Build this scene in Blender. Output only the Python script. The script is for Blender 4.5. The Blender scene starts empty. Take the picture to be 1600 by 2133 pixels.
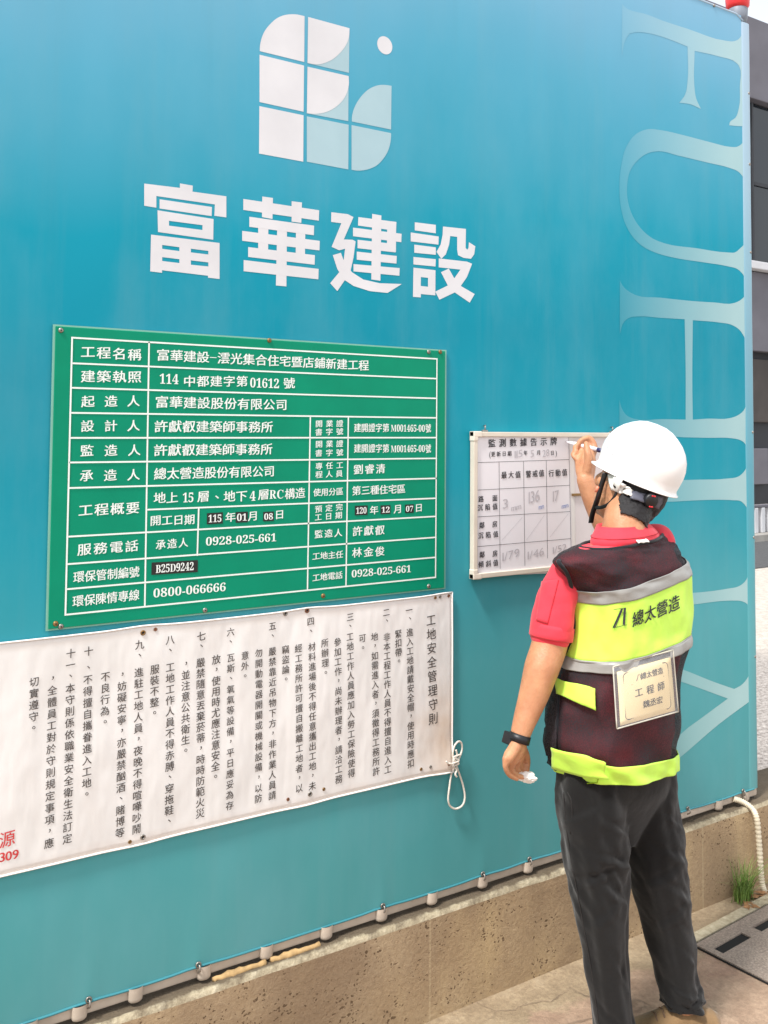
import bpy, bmesh, math, random
from mathutils import Vector, Matrix, noise
from mathutils.bvhtree import BVHTree
from mathutils.geometry import tessellate_polygon
random.seed(7)
SC = bpy.context.scene
COL = SC.collection
R = math.radians

# ------------------------------------------------------------------ camera
FPX, PCX, PCY = 1950.0, 800.0, 803.6
YAW, PITCH, ROLL = 0.572175, 0.0473576, 0.00745798
CAM = Vector((0.0, -2.25, 1.665))
_cy, _sy, _cp, _sp = math.cos(YAW), math.sin(YAW), math.cos(PITCH), math.sin(PITCH)
_cr, _sr = math.cos(ROLL), math.sin(ROLL)
FWD = Vector((_sy*_cp, _cy*_cp, _sp))
_r = Vector((_cy, -_sy, 0)); _u = _r.cross(FWD)
RGT = _cr*_r + _sr*_u
UPV = -_sr*_r + _cr*_u
cam_d = bpy.data.cameras.new("camera")
cam = bpy.data.objects.new("camera", cam_d); COL.objects.link(cam)
cam.matrix_world = Matrix(((RGT.x, UPV.x, -FWD.x, CAM.x), (RGT.y, UPV.y, -FWD.y, CAM.y),
                           (RGT.z, UPV.z, -FWD.z, CAM.z), (0, 0, 0, 1)))
cam_d.sensor_fit = 'VERTICAL'; cam_d.sensor_height = 36.0
cam_d.lens = FPX/2133*36
cam_d.shift_y = -(1066.5-PCY)/2133
cam_d.clip_start = 0.05; cam_d.clip_end = 2000
SC.camera = cam
# ------------------------------------------------------------------ light
SUN_EL, SUN_AZ = R(58), R(17)      # azimuth: from -X turned towards the camera side
SUN = Vector((-math.cos(SUN_EL)*math.cos(SUN_AZ), -math.cos(SUN_EL)*math.sin(SUN_AZ), math.sin(SUN_EL)))
w = bpy.data.worlds.new("World"); SC.world = w; w.use_nodes = True
nt = w.node_tree
sky = nt.nodes.new('ShaderNodeTexSky'); sky.sky_type = 'NISHITA'; sky.sun_disc = False
sky.sun_elevation = SUN_EL; sky.sun_rotation = math.atan2(SUN.x, SUN.y)
sky.air_density = 1.0; sky.dust_density = 3.0; sky.ozone_density = 1.0
# thin bright high cloud over most of the sky
cl = nt.nodes.new('ShaderNodeTexNoise'); cl.inputs['Scale'].default_value = 2.2; cl.inputs['Detail'].default_value = 5
tc = nt.nodes.new('ShaderNodeTexCoord'); nt.links.new(tc.outputs['Generated'], cl.inputs['Vector'])
mrw = nt.nodes.new('ShaderNodeMapRange'); nt.links.new(cl.outputs['Fac'], mrw.inputs[0])
for i_, v_ in enumerate((.30, .60, .45, .92)): mrw.inputs[i_+1].default_value = v_
mxw = nt.nodes.new('ShaderNodeMix'); mxw.data_type = 'RGBA'
nt.links.new(mrw.outputs[0], mxw.inputs[0]); nt.links.new(sky.outputs[0], mxw.inputs[6]); mxw.inputs[7].default_value = (6.9, 7.1, 7.25, 1)
nt.links.new(mxw.outputs[2], nt.nodes['Background'].inputs[0])
nt.nodes['Background'].inputs[1].default_value = 0.108
sl = bpy.data.lights.new("sun", 'SUN'); sl.energy = 2.35; sl.angle = R(8); sl.color = (1, 0.98, 0.945)
so = bpy.data.objects.new("sun", sl); COL.objects.link(so)
so.rotation_euler = SUN.to_track_quat('Z', 'Y').to_euler()
SC.view_settings.view_transform = 'Standard'; SC.view_settings.look = 'None'
SC.view_settings.exposure = 0.97; SC.view_settings.gamma = 1.0
SC.cycles.max_bounces = 8

# ------------------------------------------------------------------ geometry helpers
def ray(px, py):
    return (RGT*((px-PCX)/FPX) - UPV*((py-PCY)/FPX) + FWD)
def on_y(px, py, Y=0.0):
    d = ray(px, py); return CAM + d*((Y-CAM.y)/d.y)
def on_z(px, py, Z=0.0):
    d = ray(px, py); return CAM + d*((Z-CAM.z)/d.z)
def proj(p):
    q = Vector(p)-CAM; z = q.dot(FWD)
    return PCX+FPX*q.dot(RGT)/z, PCY-FPX*q.dot(UPV)/z

class MB:
    def __init__(s): s.v = []; s.f = []; s.m = []
    def add(s, vs, fs, m=0):
        b = len(s.v); s.v += [tuple(x) for x in vs]; s.f += [tuple(b+i for i in f) for f in fs]; s.m += [m]*len(fs)
    def box(s, a, b, m=0, bev=0.0):
        x0, y0, z0 = a; x1, y1, z1 = b
        if bev <= 0:
            vs = [(x, y, z) for z in (z0, z1) for y in (y0, y1) for x in (x0, x1)]
            s.add(vs, [(0, 2, 3, 1), (4, 5, 7, 6), (0, 1, 5, 4), (2, 6, 7, 3), (0, 4, 6, 2), (1, 3, 7, 5)], m)
        else:
            bm = bmesh.new(); bmesh.ops.create_cube(bm, size=1)
            for v in bm.verts:
                v.co = ((x0+x1)/2+v.co.x*(x1-x0), (y0+y1)/2+v.co.y*(y1-y0), (z0+z1)/2+v.co.z*(z1-z0))
            bmesh.ops.bevel(bm, geom=bm.edges[:], offset=bev, segments=2, affect='EDGES', profile=.6)
            bm.verts.index_update()
            s.add([v.co[:] for v in bm.verts], [tuple(v.index for v in f.verts) for f in bm.faces], m); bm.free()
    def prism(s, poly, axis, d, m=0):
        """poly: 3D points, extruded by vector d"""
        n = len(poly); d = Vector(d); P = [Vector(p) for p in poly]
        vs = P + [p+d for p in P]
        fs = [tuple(range(n)), tuple(range(2*n-1, n-1, -1))] + [(i, i+n, (i+1) % n+n, (i+1) % n)[::-1] for i in range(n)]
        s.add(vs, fs, m)
    def tube(s, pts, rad, seg=10, m=0, caps=True, closed=False):
        P = [Vector(p) for p in pts]; n = len(P)
        rr = rad if isinstance(rad, (list, tuple)) else [rad]*n
        vs = []; prev = None
        for i, p in enumerate(P):
            if closed: t = P[(i+1) % n]-P[i-1]
            else: t = P[min(i+1, n-1)]-P[max(i-1, 0)]
            t.normalize()
            if prev is None:
                a = Vector((0, 0, 1)) if abs(t.z) < .9 else Vector((1, 0, 0)); u = t.cross(a).normalized()
            else: u = (prev-t*prev.dot(t)).normalized()
            prev = u; vv = t.cross(u)
            for k in range(seg):
                an = 2*math.pi*k/seg; vs.append(p+(u*math.cos(an)+vv*math.sin(an))*rr[i])
        fs = []
        for i in range(n if closed else n-1):
            j = (i+1) % n
            for k in range(seg):
                l = (k+1) % seg; fs.append((i*seg+k, i*seg+l, j*seg+l, j*seg+k))
        if caps and not closed:
            fs.append(tuple(range(seg))[::-1]); fs.append(tuple(range((n-1)*seg, n*seg)))
        s.add(vs, fs, m)
    def chain(s, pts, rad, seg=14, sub=4, m=0):
        """smooth closed tube with rounded ends through pts"""
        P = [Vector(p) for p in pts]; n = len(P); pp = []; rr = []
        for i in range(n-1):
            p0 = P[max(i-1, 0)]; p1 = P[i]; p2 = P[i+1]; p3 = P[min(i+2, n-1)]
            for k in range(sub):
                t = k/sub
                q = 0.5*((2*p1)+(p2-p0)*t+(2*p0-5*p1+4*p2-p3)*t*t+(3*p1-p0-3*p2+p3)*t**3)
                pp.append(q); rr.append(rad[i]*(1-t)+rad[i+1]*t)
        pp.append(P[-1]); rr.append(rad[-1])
        a = (pp[0]-pp[1]).normalized(); b = (pp[-1]-pp[-2]).normalized()
        h = []; hr = []
        for an in (80, 55, 28): h.append(pp[0]+a*rr[0]*math.sin(R(an))); hr.append(rr[0]*math.cos(R(an)))
        t = []; tr = []
        for an in (28, 55, 80): t.append(pp[-1]+b*rr[-1]*math.sin(R(an))); tr.append(rr[-1]*math.cos(R(an)))
        s.tube(h+pp+t, hr+rr+tr, seg, m)
    def ell(s, c, ax, m=0, nu=24, nv=14):
        """ellipsoid; ax three Vectors"""
        c = Vector(c); vs = [c+ax[2]]; fs = []
        for i in range(1, nv):
            th = math.pi*i/nv
            for k in range(nu):
                ph = 2*math.pi*k/nu
                vs.append(c+ax[0]*math.sin(th)*math.cos(ph)+ax[1]*math.sin(th)*math.sin(ph)+ax[2]*math.cos(th))
        vs.append(c-ax[2])
        for k in range(nu): fs.append((0, 1+k, 1+(k+1) % nu))
        for i in range(nv-2):
            for k in range(nu):
                a = 1+i*nu+k; b = 1+i*nu+(k+1) % nu; fs.append((a, a+nu, b+nu, b))
        o = 1+(nv-2)*nu
        for k in range(nu): fs.append((len(vs)-1, o+(k+1) % nu, o+k))
        s.add(vs, fs, m)
    def grid(s, rows, m=0, closed=False):
        nr = len(rows); nc = len(rows[0]); vs = [p for r_ in rows for p in r_]; fs = []
        for i in range(nr-1):
            for k in range(nc if closed else nc-1):
                l = (k+1) % nc; fs.append((i*nc+k, i*nc+l, (i+1)*nc+l, (i+1)*nc+k))
        s.add(vs, fs, m)
    def build(s, name, mats, parent=None, smooth=False, loc=None):
        me = bpy.data.meshes.new(name); me.from_pydata(s.v, [], s.f)
        if not isinstance(mats, (list, tuple)): mats = [mats]
        for x in mats: me.materials.append(x)
        if len(mats) > 1:
            for p, i in zip(me.polygons, s.m): p.material_index = i
        if smooth: me.polygons.foreach_set('use_smooth', [True]*len(me.polygons))
        me.validate(); me.update()
        o = bpy.data.objects.new(name, me); COL.objects.link(o)
        if parent is not None: attach(o, parent)
        return o
def attach(o, parent):
    o.parent = parent; o.matrix_parent_inverse = Matrix.Translation(-root_loc(parent))
def root_loc(p):
    # meshes are built in world coordinates and stand at identity; only Empties carry a location
    return p.location.copy() if p.type == 'EMPTY' else Vector((0, 0, 0))
def tag(o, label=None, cat=None, group=None, kind=None):
    if label: o['label'] = label
    if cat: o['category'] = cat
    if group: o['group'] = group
    if kind: o['kind'] = kind
    return o
def thing(name, label, cat, loc=(0, 0, 0), group=None):
    o = bpy.data.objects.new(name, None); COL.objects.link(o); o.location = loc; o.empty_display_size = .1
    return tag(o, label, cat, group)
def fix_normals(o):
    bm = bmesh.new(); bm.from_mesh(o.data); bmesh.ops.recalc_face_normals(bm, faces=bm.faces[:]); bm.to_mesh(o.data); bm.free()
def remesh(o, voxel, smooth=4, fac=.5):
    """fuse overlapping closed shells into one continuous surface"""
    fix_normals(o)
    mo = o.modifiers.new('r', 'REMESH'); mo.mode = 'VOXEL'; mo.voxel_size = voxel
    if smooth:
        ms = o.modifiers.new('s', 'SMOOTH'); ms.iterations = smooth; ms.factor = fac
    dg = bpy.context.evaluated_depsgraph_get()
    me = bpy.data.meshes.new_from_object(o.evaluated_get(dg))
    mats = [m for m in o.data.materials]
    o.modifiers.clear(); old = o.data; o.data = me; bpy.data.meshes.remove(old)
    me.materials.clear()
    for m in mats: me.materials.append(m)
    me.polygons.foreach_set('use_smooth', [True]*len(me.polygons))
    return o
def sm(o):
    o.data.polygons.foreach_set('use_smooth', [True]*len(o.data.polygons)); return o

# ------------------------------------------------------------------ materials
def lin(c):
    f = lambda x: x/12.92 if x <= .04045 else ((x+.055)/1.055)**2.4
    return tuple(f(x/255) for x in c)+(1,)
class NT:
    def __init__(s, name):
        s.mat = bpy.data.materials.new(name); s.mat.use_nodes = True; s.t = s.mat.node_tree
        s.b = s.t.nodes['Principled BSDF']
    def n(s, typ, **kw):
        x = s.t.nodes.new('ShaderNode'+typ)
        for k, v in kw.items():
            if k.startswith('i_'): x.inputs[k[2:]].default_value = v
            else: setattr(x, k, v)
        return x
    def l(s, a, b): s.t.links.new(a, b)
    def pos(s):
        return s.n('NewGeometry').outputs['Position']
    def noise(s, scale, detail=4, rough=.55, vec=None, stretch=None):
        x = s.n('TexNoise'); x.inputs['Scale'].default_value = scale; x.inputs['Detail'].default_value = detail; x.inputs['Roughness'].default_value = rough
        v = vec or s.pos()
        if stretch:
            mp = s.n('Mapping'); mp.inputs['Scale'].default_value = stretch; s.l(v, mp.inputs['Vector']); v = mp.outputs[0]
        s.l(v, x.inputs['Vector']); return x.outputs['Fac']
    def ramp(s, fac, stops, interp='LINEAR'):
        x = s.n('ValToRGB'); cr = x.color_ramp; cr.interpolation = interp
        while len(cr.elements) < len(stops): cr.elements.new(.5)
        for e, (p, c) in zip(cr.elements, stops): e.position = p; e.color = c
        s.l(fac, x.inputs[0]); return x.outputs[0]
    def mix(s, fac, a, b, typ='MIX'):
        x = s.n('Mix', data_type='RGBA', blend_type=typ)
        for v, i in ((fac, 0), (a, 6), (b, 7)):
            if hasattr(v, 'is_output'): s.l(v, x.inputs[i])
            else: x.inputs[i].default_value = v
        return x.outputs[2]
    def math(s, op, a, b=0.0):
        x = s.n('Math', operation=op)
        for v, i in ((a, 0), (b, 1)):
            if hasattr(v, 'is_output'): s.l(v, x.inputs[i])
            else: x.inputs[i].default_value = v
        return x.outputs[0]
    def maprange(s, v, a, b, c=0, d=1):
        x = s.n('MapRange'); s.l(v, x.inputs[0])
        for i, q in enumerate((a, b, c, d)): x.inputs[i+1].default_value = q
        return x.outputs[0]
    def bump(s, h, strength=.3, dist=.01):
        x = s.n('Bump'); x.inputs['Strength'].default_value = strength; x.inputs['Distance'].default_value = dist
        s.l(h, x.inputs['Height']); s.l(x.outputs[0], s.b.inputs['Normal']); return x
    def color(s, c):
        if hasattr(c, 'is_output'): s.l(c, s.b.inputs['Base Color'])
        else: s.b.inputs['Base Color'].default_value = c
    def set(s, **kw):
        for k, v in kw.items(): s.b.inputs[k.replace('_', ' ')].default_value = v
        return s
def simple(name, c, rough=.6, var=.12, scale=30, bump=0, bscale=200, metal=0, spec=.5):
    m = NT(name); m.set(Roughness=rough, Metallic=metal); m.b.inputs['Specular IOR Level'].default_value = spec
    c = c if len(c) == 4 else lin(c)
    f = m.noise(scale)
    d = tuple(x*(1-var) for x in c[:3])+(1,); e = tuple(min(1, x*(1+var)) for x in c[:3])+(1,)
    m.color(m.ramp(f, [(.3, d), (.7, e)]))
    if bump: m.bump(m.noise(bscale, 3), bump, .004)
    return m.mat

def tarp_color(m):
    """tarpaulin print gradient by height, with pale sky sheen painted into its top"""
    sep = m.n('SeparateXYZ'); m.l(m.pos(), sep.inputs[0])
    nz = m.noise(1.1, 2)
    # sheen of the upper left, painted as a paler print colour
    lft = m.math('MAXIMUM', m.math('SUBTRACT', 1.9, sep.outputs[0]), 0.0)
    t = m.math('ADD', m.math('ADD', sep.outputs[2], m.math('MULTIPLY', m.math('SUBTRACT', nz, .5), .35)), m.math('MULTIPLY', m.math('MULTIPLY', lft, .20), m.maprange(sep.outputs[2], .9, 2.3)))
    f = m.maprange(t, .3, 3.3)
    c = m.ramp(f, [(0.0, lin((78, 146, 148))), (.22, lin((76, 158, 165))), (.40, lin((24, 146, 165))), (.56, lin((0, 137, 160))),
                   (.70, lin((8, 147, 172))), (.84, lin((80, 162, 190))), (1.0, lin((128, 178, 208)))])
    return c, sep
def tarp_finish(m):
    weave = m.noise(900, 1)
    wave = m.noise(1.6, 3, .5, None, (1.0, 1.0, .35))
    crease = m.noise(7, 2, .5, None, (1.6, 1, .12))
    h = m.math('ADD', m.math('MULTIPLY', wave, 1.0), m.math('ADD', m.math('MULTIPLY', weave, .006), m.math('MULTIPLY', crease, .05)))
    m.bump(h, .35, .05)
    m.set(Roughness=.55); m.b.inputs['Specular IOR Level'].default_value = .18
m = NT('tarpaulin print'); c, _s = tarp_color(m)
fade = m.noise(3, 5, .6, None, (1, 1, .5))
c = m.mix(m.maprange(fade, .45, .75, 0, .12), c, lin((150, 190, 205)))
rain = m.noise(9, 5, .65, None, (1, 1, .06)); c = m.mix(m.maprange(rain, .50, .72, 0, .10), c, lin((128, 160, 164)))
fold = m.noise(16, 3, .5, None, (1, 1, .05)); c = m.mix(m.maprange(fold, .60, .70, 0, .04), c, lin((60, 120, 134)))
m.color(c); tarp_finish(m); M_TARP = m.mat
m = NT('tarpaulin ghost lettering'); c, sp_ = tarp_color(m)
c = m.mix(m.maprange(sp_.outputs[0], 2.34, 3.02, .03, .76), c, lin((180, 206, 206))); m.color(c); tarp_finish(m); M_GHOST = m.mat
m = NT('tarpaulin white print'); m.color(m.ramp(m.noise(6), [(.3, lin((208, 209, 213))), (.7, lin((218, 219, 223)))])); tarp_finish(m); M_TWHITE = m.mat
m = NT('tarpaulin pale print'); m.color(m.ramp(m.noise(6), [(.3, lin((160, 190, 200))), (.7, lin((168, 197, 206)))])); tarp_finish(m); M_TPALE = m.mat
m = NT('tarpaulin edge hem'); c, _s = tarp_color(m); m.color(m.mix(m.maprange(_s.outputs[2], 1.2, 2.7, .04, .6), c, lin((186, 200, 214)))); m.set(Roughness=.4); M_HEM = m.mat
M_ROLL = simple('tarpaulin rolled edge', (58, 128, 138), .4, .06, 8)
M_WSTEEL = simple('white painted steel', (190, 176, 160), .5, .16, 14, .15, 60)
M_SCREW = simple('zinc screw', (150, 145, 138), .4, .25, 300, metal=.8)
M_BRASS = simple('tarnished brass', (140, 110, 70), .45, .3, 200, metal=.7)
M_RUST = simple('rusty metal', (120, 80, 58), .8, .35, 160)

def concrete():
    m = NT('rough cast concrete'); m.set(Roughness=.9); m.b.inputs['Specular IOR Level'].default_value = .25
    a = m.noise(2.2, 8, .68); b = m.noise(80, 8, .72); st = m.noise(5, 4, .6, None, (1, 1, .22))
    c = m.ramp(a, [(.28, lin((150, 127, 100))), (.5, lin((177, 152, 119))), (.74, lin((197, 174, 141)))])
    c = m.mix(m.maprange(b, .38, .66, 0, .38), c, lin((118, 98, 78)))
    c = m.mix(m.maprange(st, .50, .72, 0, .60), c, lin((212, 186, 140)))
    d = m.noise(1.3, 3, .6); c = m.mix(m.maprange(d, .46, .68, 0, .6), c, lin((118, 98, 80)))
    vo = m.n('TexVoronoi', feature='F1'); vo.inputs['Scale'].default_value = 62; vo.inputs['Randomness'].default_value = 1
    wn = m.n('TexNoise'); wn.inputs['Scale'].default_value = 55; wn.inputs['Detail'].default_value = 4; m.l(m.pos(), wn.inputs['Vector'])
    wv = m.n('VectorMath', operation='MULTIPLY_ADD'); m.l(wn.outputs['Color'], wv.inputs[0]); wv.inputs[1].default_value = (.035, .035, .022); m.l(m.pos(), wv.inputs[2])
    mp = m.n('Mapping'); mp.inputs['Scale'].default_value = (1, 1, 1.5); m.l(wv.outputs[0], mp.inputs[0]); m.l(mp.outputs[0], vo.inputs[0])
    thr = m.maprange(m.noise(9, 4, .6), .36, .68, .0, .36)
    pit = m.math('LESS_THAN', vo.outputs[0], thr)
    c = m.mix(m.math('MULTIPLY', pit, .75), c, lin((78, 58, 40)))
    sep = m.n('SeparateXYZ'); m.l(m.pos(), sep.inputs[0])
    # form-board joints
    jx = m.math('ABSOLUTE', m.math('SUBTRACT', m.math('FRACT', m.math('MULTIPLY', m.math('ADD', sep.outputs[0], .17), .85)), .5))
    j = m.maprange(jx, 0, .004, .35, 0); c = m.mix(j, c, lin((206, 186, 150)))
    m.color(c)
    h = m.math('SUBTRACT', m.math('ADD', m.math('MULTIPLY', b, .35), a), m.math('MULTIPLY', pit, .8))
    m.bump(h, .8, .014); return m.mat
M_CONC = concrete()
def ledge():
    m = NT('weathered mortar ledge'); m.set(Roughness=.95)
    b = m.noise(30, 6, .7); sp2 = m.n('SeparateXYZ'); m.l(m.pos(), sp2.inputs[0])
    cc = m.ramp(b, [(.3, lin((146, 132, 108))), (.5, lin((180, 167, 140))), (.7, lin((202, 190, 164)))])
    # shade under the tarpaulin, painted dark brown into the back of the ledge
    shade_y = m.math('ADD', sp2.outputs[1], m.math('MULTIPLY', m.math('SUBTRACT', m.noise(22, 5, .7), .5), .030))
    m.color(m.mix(m.maprange(shade_y, -.036, -.027, 0, .9), cc, lin((84, 70, 54))))
    m.bump(b, .7, .015); return m.mat
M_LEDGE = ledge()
def ground():
    m = NT('worn pavement'); m.set(Roughness=.92); m.b.inputs['Specular IOR Level'].default_value = .25
    sep = m.n('SeparateXYZ'); m.l(m.pos(), sep.inputs[0])
    big = m.noise(2.5, 8, .68); fine = m.noise(70, 8, .75); mid = m.noise(11, 8, .68)
    pink = m.ramp(mid, [(.3, lin((150, 123, 103))), (.55, lin((180, 152, 129))), (.75, lin((196, 168, 144)))])
    pink = m.mix(m.maprange(big, .5, .65, 0, .5), pink, lin((166, 126, 110)))
    mort = m.ramp(mid, [(.3, lin((138, 120, 96))), (.55, lin((170, 150, 122))), (.8, lin((192, 174, 146)))])
    edge = m.math('ADD', sep.outputs[1], m.math('MULTIPLY', m.math('SUBTRACT', m.noise(5, 7, .68), .5), .34))
    c = m.mix(m.maprange(edge, -.215, -.185), pink, mort)
    br = m.n('TexVoronoi', feature='DISTANCE_TO_EDGE'); br.inputs['Scale'].default_value = 1.7; br.inputs['Randomness'].default_value = 1
    wn = m.n('TexNoise'); wn.inputs['Scale'].default_value = 5; wn.inputs['Detail'].default_value = 5; m.l(m.pos(), wn.inputs['Vector'])
    wv = m.n('VectorMath', operation='MULTIPLY_ADD'); m.l(wn.outputs['Color'], wv.inputs[0]); wv.inputs[1].default_value = (.22, .22, 0); m.l(m.pos(), wv.inputs[2])
    m.l(wv.outputs[0], br.inputs[0])
    crack = m.math('MULTIPLY', m.maprange(br.outputs[0], 0, .010, .7, 0), m.maprange(m.noise(3, 2), .42, .6))
    c = m.mix(crack, c, lin((122, 104, 88)))
    far = m.maprange(sep.outputs[0], 3.3, 4.2)
    pav = m.ramp(m.noise(16, 6, .7), [(.3, lin((168, 160, 152))), (.6, lin((206, 198, 188))), (.8, lin((222, 214, 204)))])
    gsp = m.ramp(m.noise(38, 8, .8), [(.36, lin((96, 92, 90))), (.5, lin((160, 154, 150))), (.64, lin((200, 194, 188)))])
    xz = m.math('ADD', sep.outputs[0], m.math('MULTIPLY', m.math('SUBTRACT', m.noise(2, 6, .7), .5), 2.0))
    pav = m.mix(m.maprange(xz, 6.0, 6.6), gsp, pav)
    c = m.mix(far, c, pav)
    c = m.mix(m.maprange(fine, .38, .7, 0, .5), c, lin((104, 88, 74)))
    m.color(c); m.bump(m.math('ADD', m.math('SUBTRACT', mid, m.math('MULTIPLY', crack, .5)), m.math('MULTIPLY', fine, .5)), .8, .016); return m.mat
M_GROUND = ground()
M_ROAD = simple('asphalt', (.07, .07, .072, 1), .9, .3, 40, .4, 200)
def slabmat():
    m = NT('terrazzo drain slab'); m.set(Roughness=.85)
    a = m.noise(160, 3, .7); b = m.noise(5, 4, .6)
    c = m.ramp(a, [(.32, lin((122, 108, 97))), (.55, lin((152, 136, 123))), (.72, lin((180, 163, 149)))])
    c = m.mix(m.maprange(b, .4, .7, 0, .45), c, lin((106, 92, 86))); m.color(c); m.bump(a, .4, .006); return m.mat
M_SLAB = slabmat()
M_DARK = simple('dark opening', (18, 16, 15), .9, .2, 40)
M_FOAM = simple('yellowed foam filler', (178, 146, 100), .9, .25, 40, .6, 60)
# sign boards
M_GREEN = simple('green enamel sign', (0, 136, 104), .5, .07, 7, .03, 30, 0, .15)
M_SIGNW = simple('white sign paint', (232, 240, 236), .5, .04, 60)
M_BLACKST = simple('black sticker', (20, 20, 20), .4, .2, 60)
M_RIM = simple('clear plastic rim', (120, 176, 160), .25, .05, 10)
def clothbanner():
    m = NT('white vinyl banner'); m.set(Roughness=.5)
    a = m.noise(3, 5, .6); b = m.noise(9, 4, .6, None, (1, 1, .5))
    c = m.ramp(a, [(.3, lin((220, 218, 215))), (.7, lin((233, 231, 229)))])
    sep = m.n('SeparateXYZ'); m.l(m.pos(), sep.inputs[0])
    # brown water stain near the lower right corner
    dx = m.math('SUBTRACT', sep.outputs[0], 1.66); dz = m.math('SUBTRACT', sep.outputs[2], .76)
    d = m.math('SQRT', m.math('ADD', m.math('MULTIPLY', dx, dx), m.math('MULTIPLY', m.math('MULTIPLY', dz, dz), .35)))
    d = m.math('ADD', d, m.math('MULTIPLY', m.math('SUBTRACT', m.noise(14, 5, .6), .5), .14))
    c = m.mix(m.maprange(d, .0, .13, .5, 0), c, lin((196, 156, 112)))
    e = m.math('MINIMUM', m.math('SUBTRACT', sep.outputs[2], .667), m.math('SUBTRACT', 1.187, sep.outputs[2]))
    e = m.math('ADD', e, m.math('MULTIPLY', m.math('SUBTRACT', m.noise(12, 4), .5), .03))
    c = m.mix(m.maprange(e, .0, .03, .28, 0), c, lin((190, 160, 134)))
    c = m.mix(m.maprange(b, .55, .8, 0, .25), c, lin((206, 196, 188)))
    m.color(c); m.bump(m.math('ADD', m.noise(5, 3, .5, None, (1.5, 1, .6)), m.math('MULTIPLY', m.noise(14, 2, .5, None, (1, 1, .4)), .15)), .5, .03); return m.mat
M_BANNER = clothbanner()
M_INK = simple('faded black print', (74, 66, 62), .6, .2, 30)
M_REDINK = simple('red print', (206, 62, 62), .6, .1, 30)
M_ROPE = simple('braided white rope', (222, 214, 202), .8, .15, 200, .5, 500)
M_WB = simple('whiteboard surface', (218, 214, 210), .35, .05, 6)
M_WBF = simple('whiteboard frame', (214, 204, 188), .45, .08, 12)
M_PAPER = simple('taped paper', (226, 223, 226), .6, .03, 8)
M_INK2 = simple('black ink', (40, 38, 46), .6, .1, 30)
M_PENCIL = simple('faint marker strokes', (188, 184, 188), .6, .1, 30)
M_BLUEINK = simple('blue marker strokes', (120, 140, 190), .6, .1, 30)
# person
def skinmat():
    m = NT('skin'); m.set(Roughness=.5)
    a = m.noise(18, 7, .68); c = m.ramp(a, [(.3, lin((178, 120, 86))), (.7, lin((204, 148, 110)))])
    m.color(c); m.b.inputs['Subsurface Weight'].default_value = .12; m.b.inputs['Subsurface Radius'].default_value = (.02, .008, .004)
    m.b.inputs['Subsurface Scale'].default_value = .3
    m.bump(m.math('ADD', m.noise(240, 3), m.math('MULTIPLY', m.noise(45, 4, .6), 1.5)), .3, .004); return m.mat
M_SKIN = skinmat()
def cloth(name, c, rough=.85, var=.15, wr=.5, wscale=14, knit=700):
    m = NT(name); m.set(Roughness=rough); m.b.inputs['Specular IOR Level'].default_value = .25
    m.b.inputs['Sheen Weight'].default_value = .15
    c = lin(c); a = m.noise(9, 4)
    m.color(m.ramp(a, [(.3, tuple(x*(1-var) for x in c[:3])+(1,)), (.7, tuple(min(1, x*(1+var)) for x in c[:3])+(1,))]))
    h = m.math('ADD', m.noise(wscale, 3, .5), m.math('MULTIPLY', m.noise(knit, 1), .05)); m.bump(h, wr, .012); return m.mat
M_RED = cloth('red polo knit', (224, 62, 76), .85, .10, .45)
M_TROUS = cloth('charcoal trouser twill', (20, 19, 19), .88, .2, .5, 12)
M_TRIM = cloth('black trim tape', (22, 24, 30), .7, .1, .3)
M_LIME = cloth('fluorescent lime fabric', (200, 244, 88), .6, .05, .6, 9)
M_REFL = simple('grey reflective tape', (150, 148, 144), .35, .08, 18, .15, 300)
def meshmat(name, fac):
    m = NT(name); m.set(Roughness=.8)
    c = m.ramp(m.noise(12, 4), [(.3, lin((24, 18, 24))), (.7, lin((40, 28, 34)))]); m.color(c)
    m.bump(m.math('ADD', m.noise(9, 3, .5), m.math('MULTIPLY', m.noise(420, 1), .08)), .45, .012)
    tr = m.n('BsdfTransparent'); mx = m.n('MixShader'); out = m.t.nodes['Material Output']
    holes = m.noise(10, 3, .5); hh = m.math('ADD', m.maprange(holes, .35, .68, fac-.09, fac+.10), m.maprange(m.noise(260, 1), .35, .65, -.08, .08))
    m.l(hh, mx.inputs[0]); m.l(m.b.outputs[0], mx.inputs[1]); m.l(tr.outputs[0], mx.inputs[2]); m.l(mx.outputs[0], out.inputs[0]); return m.mat
M_MESH = meshmat('black open mesh fabric', .215)
M_POCK = meshmat('black mesh pocket', .16)
M_HELM = simple('white helmet shell', (238, 237, 236), .25, .035, 11, .05, 40)
M_HARN = simple('white helmet harness', (226, 222, 216), .45, .04, 20)
M_GREYPL = simple('grey harness plastic', (84, 84, 96), .5, .1, 30)
M_BLACKPL = simple('black plastic', (24, 24, 28), .45, .1, 30)
M_HAIR = simple('black hair', (24, 20, 22), .55, .35, 220, .6, 500)
M_SHOE = cloth('tan suede shoe', (128, 102, 72), .9, .3, .4, 40)
M_SOLE = simple('pale rubber sole', (190, 170, 130), .7, .12, 40)
M_CARD = simple('cream name card', (234, 212, 164), .5, .04, 12)
def clearmat():
    m = NT('clear plastic sleeve'); m.color((.9, .9, .88, 1)); m.set(Roughness=.18)
    tr = m.n('BsdfTransparent'); mx = m.n('MixShader'); out = m.t.nodes['Material Output']; mx.inputs[0].default_value = .90
    m.l(m.b.outputs[0], mx.inputs[1]); m.l(tr.outputs[0], mx.inputs[2]); m.l(mx.outputs[0], out.inputs[0]); return m.mat
M_CLEAR = clearmat()
M_TISSUE = simple('white tissue', (236, 230, 224), .9, .04, 60, .4, 90)
M_MARKER = simple('white marker barrel', (236, 234, 240), .3, .02, 20)
M_NAVY = simple('navy marker cap', (44, 48, 92), .4, .1, 20)
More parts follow.
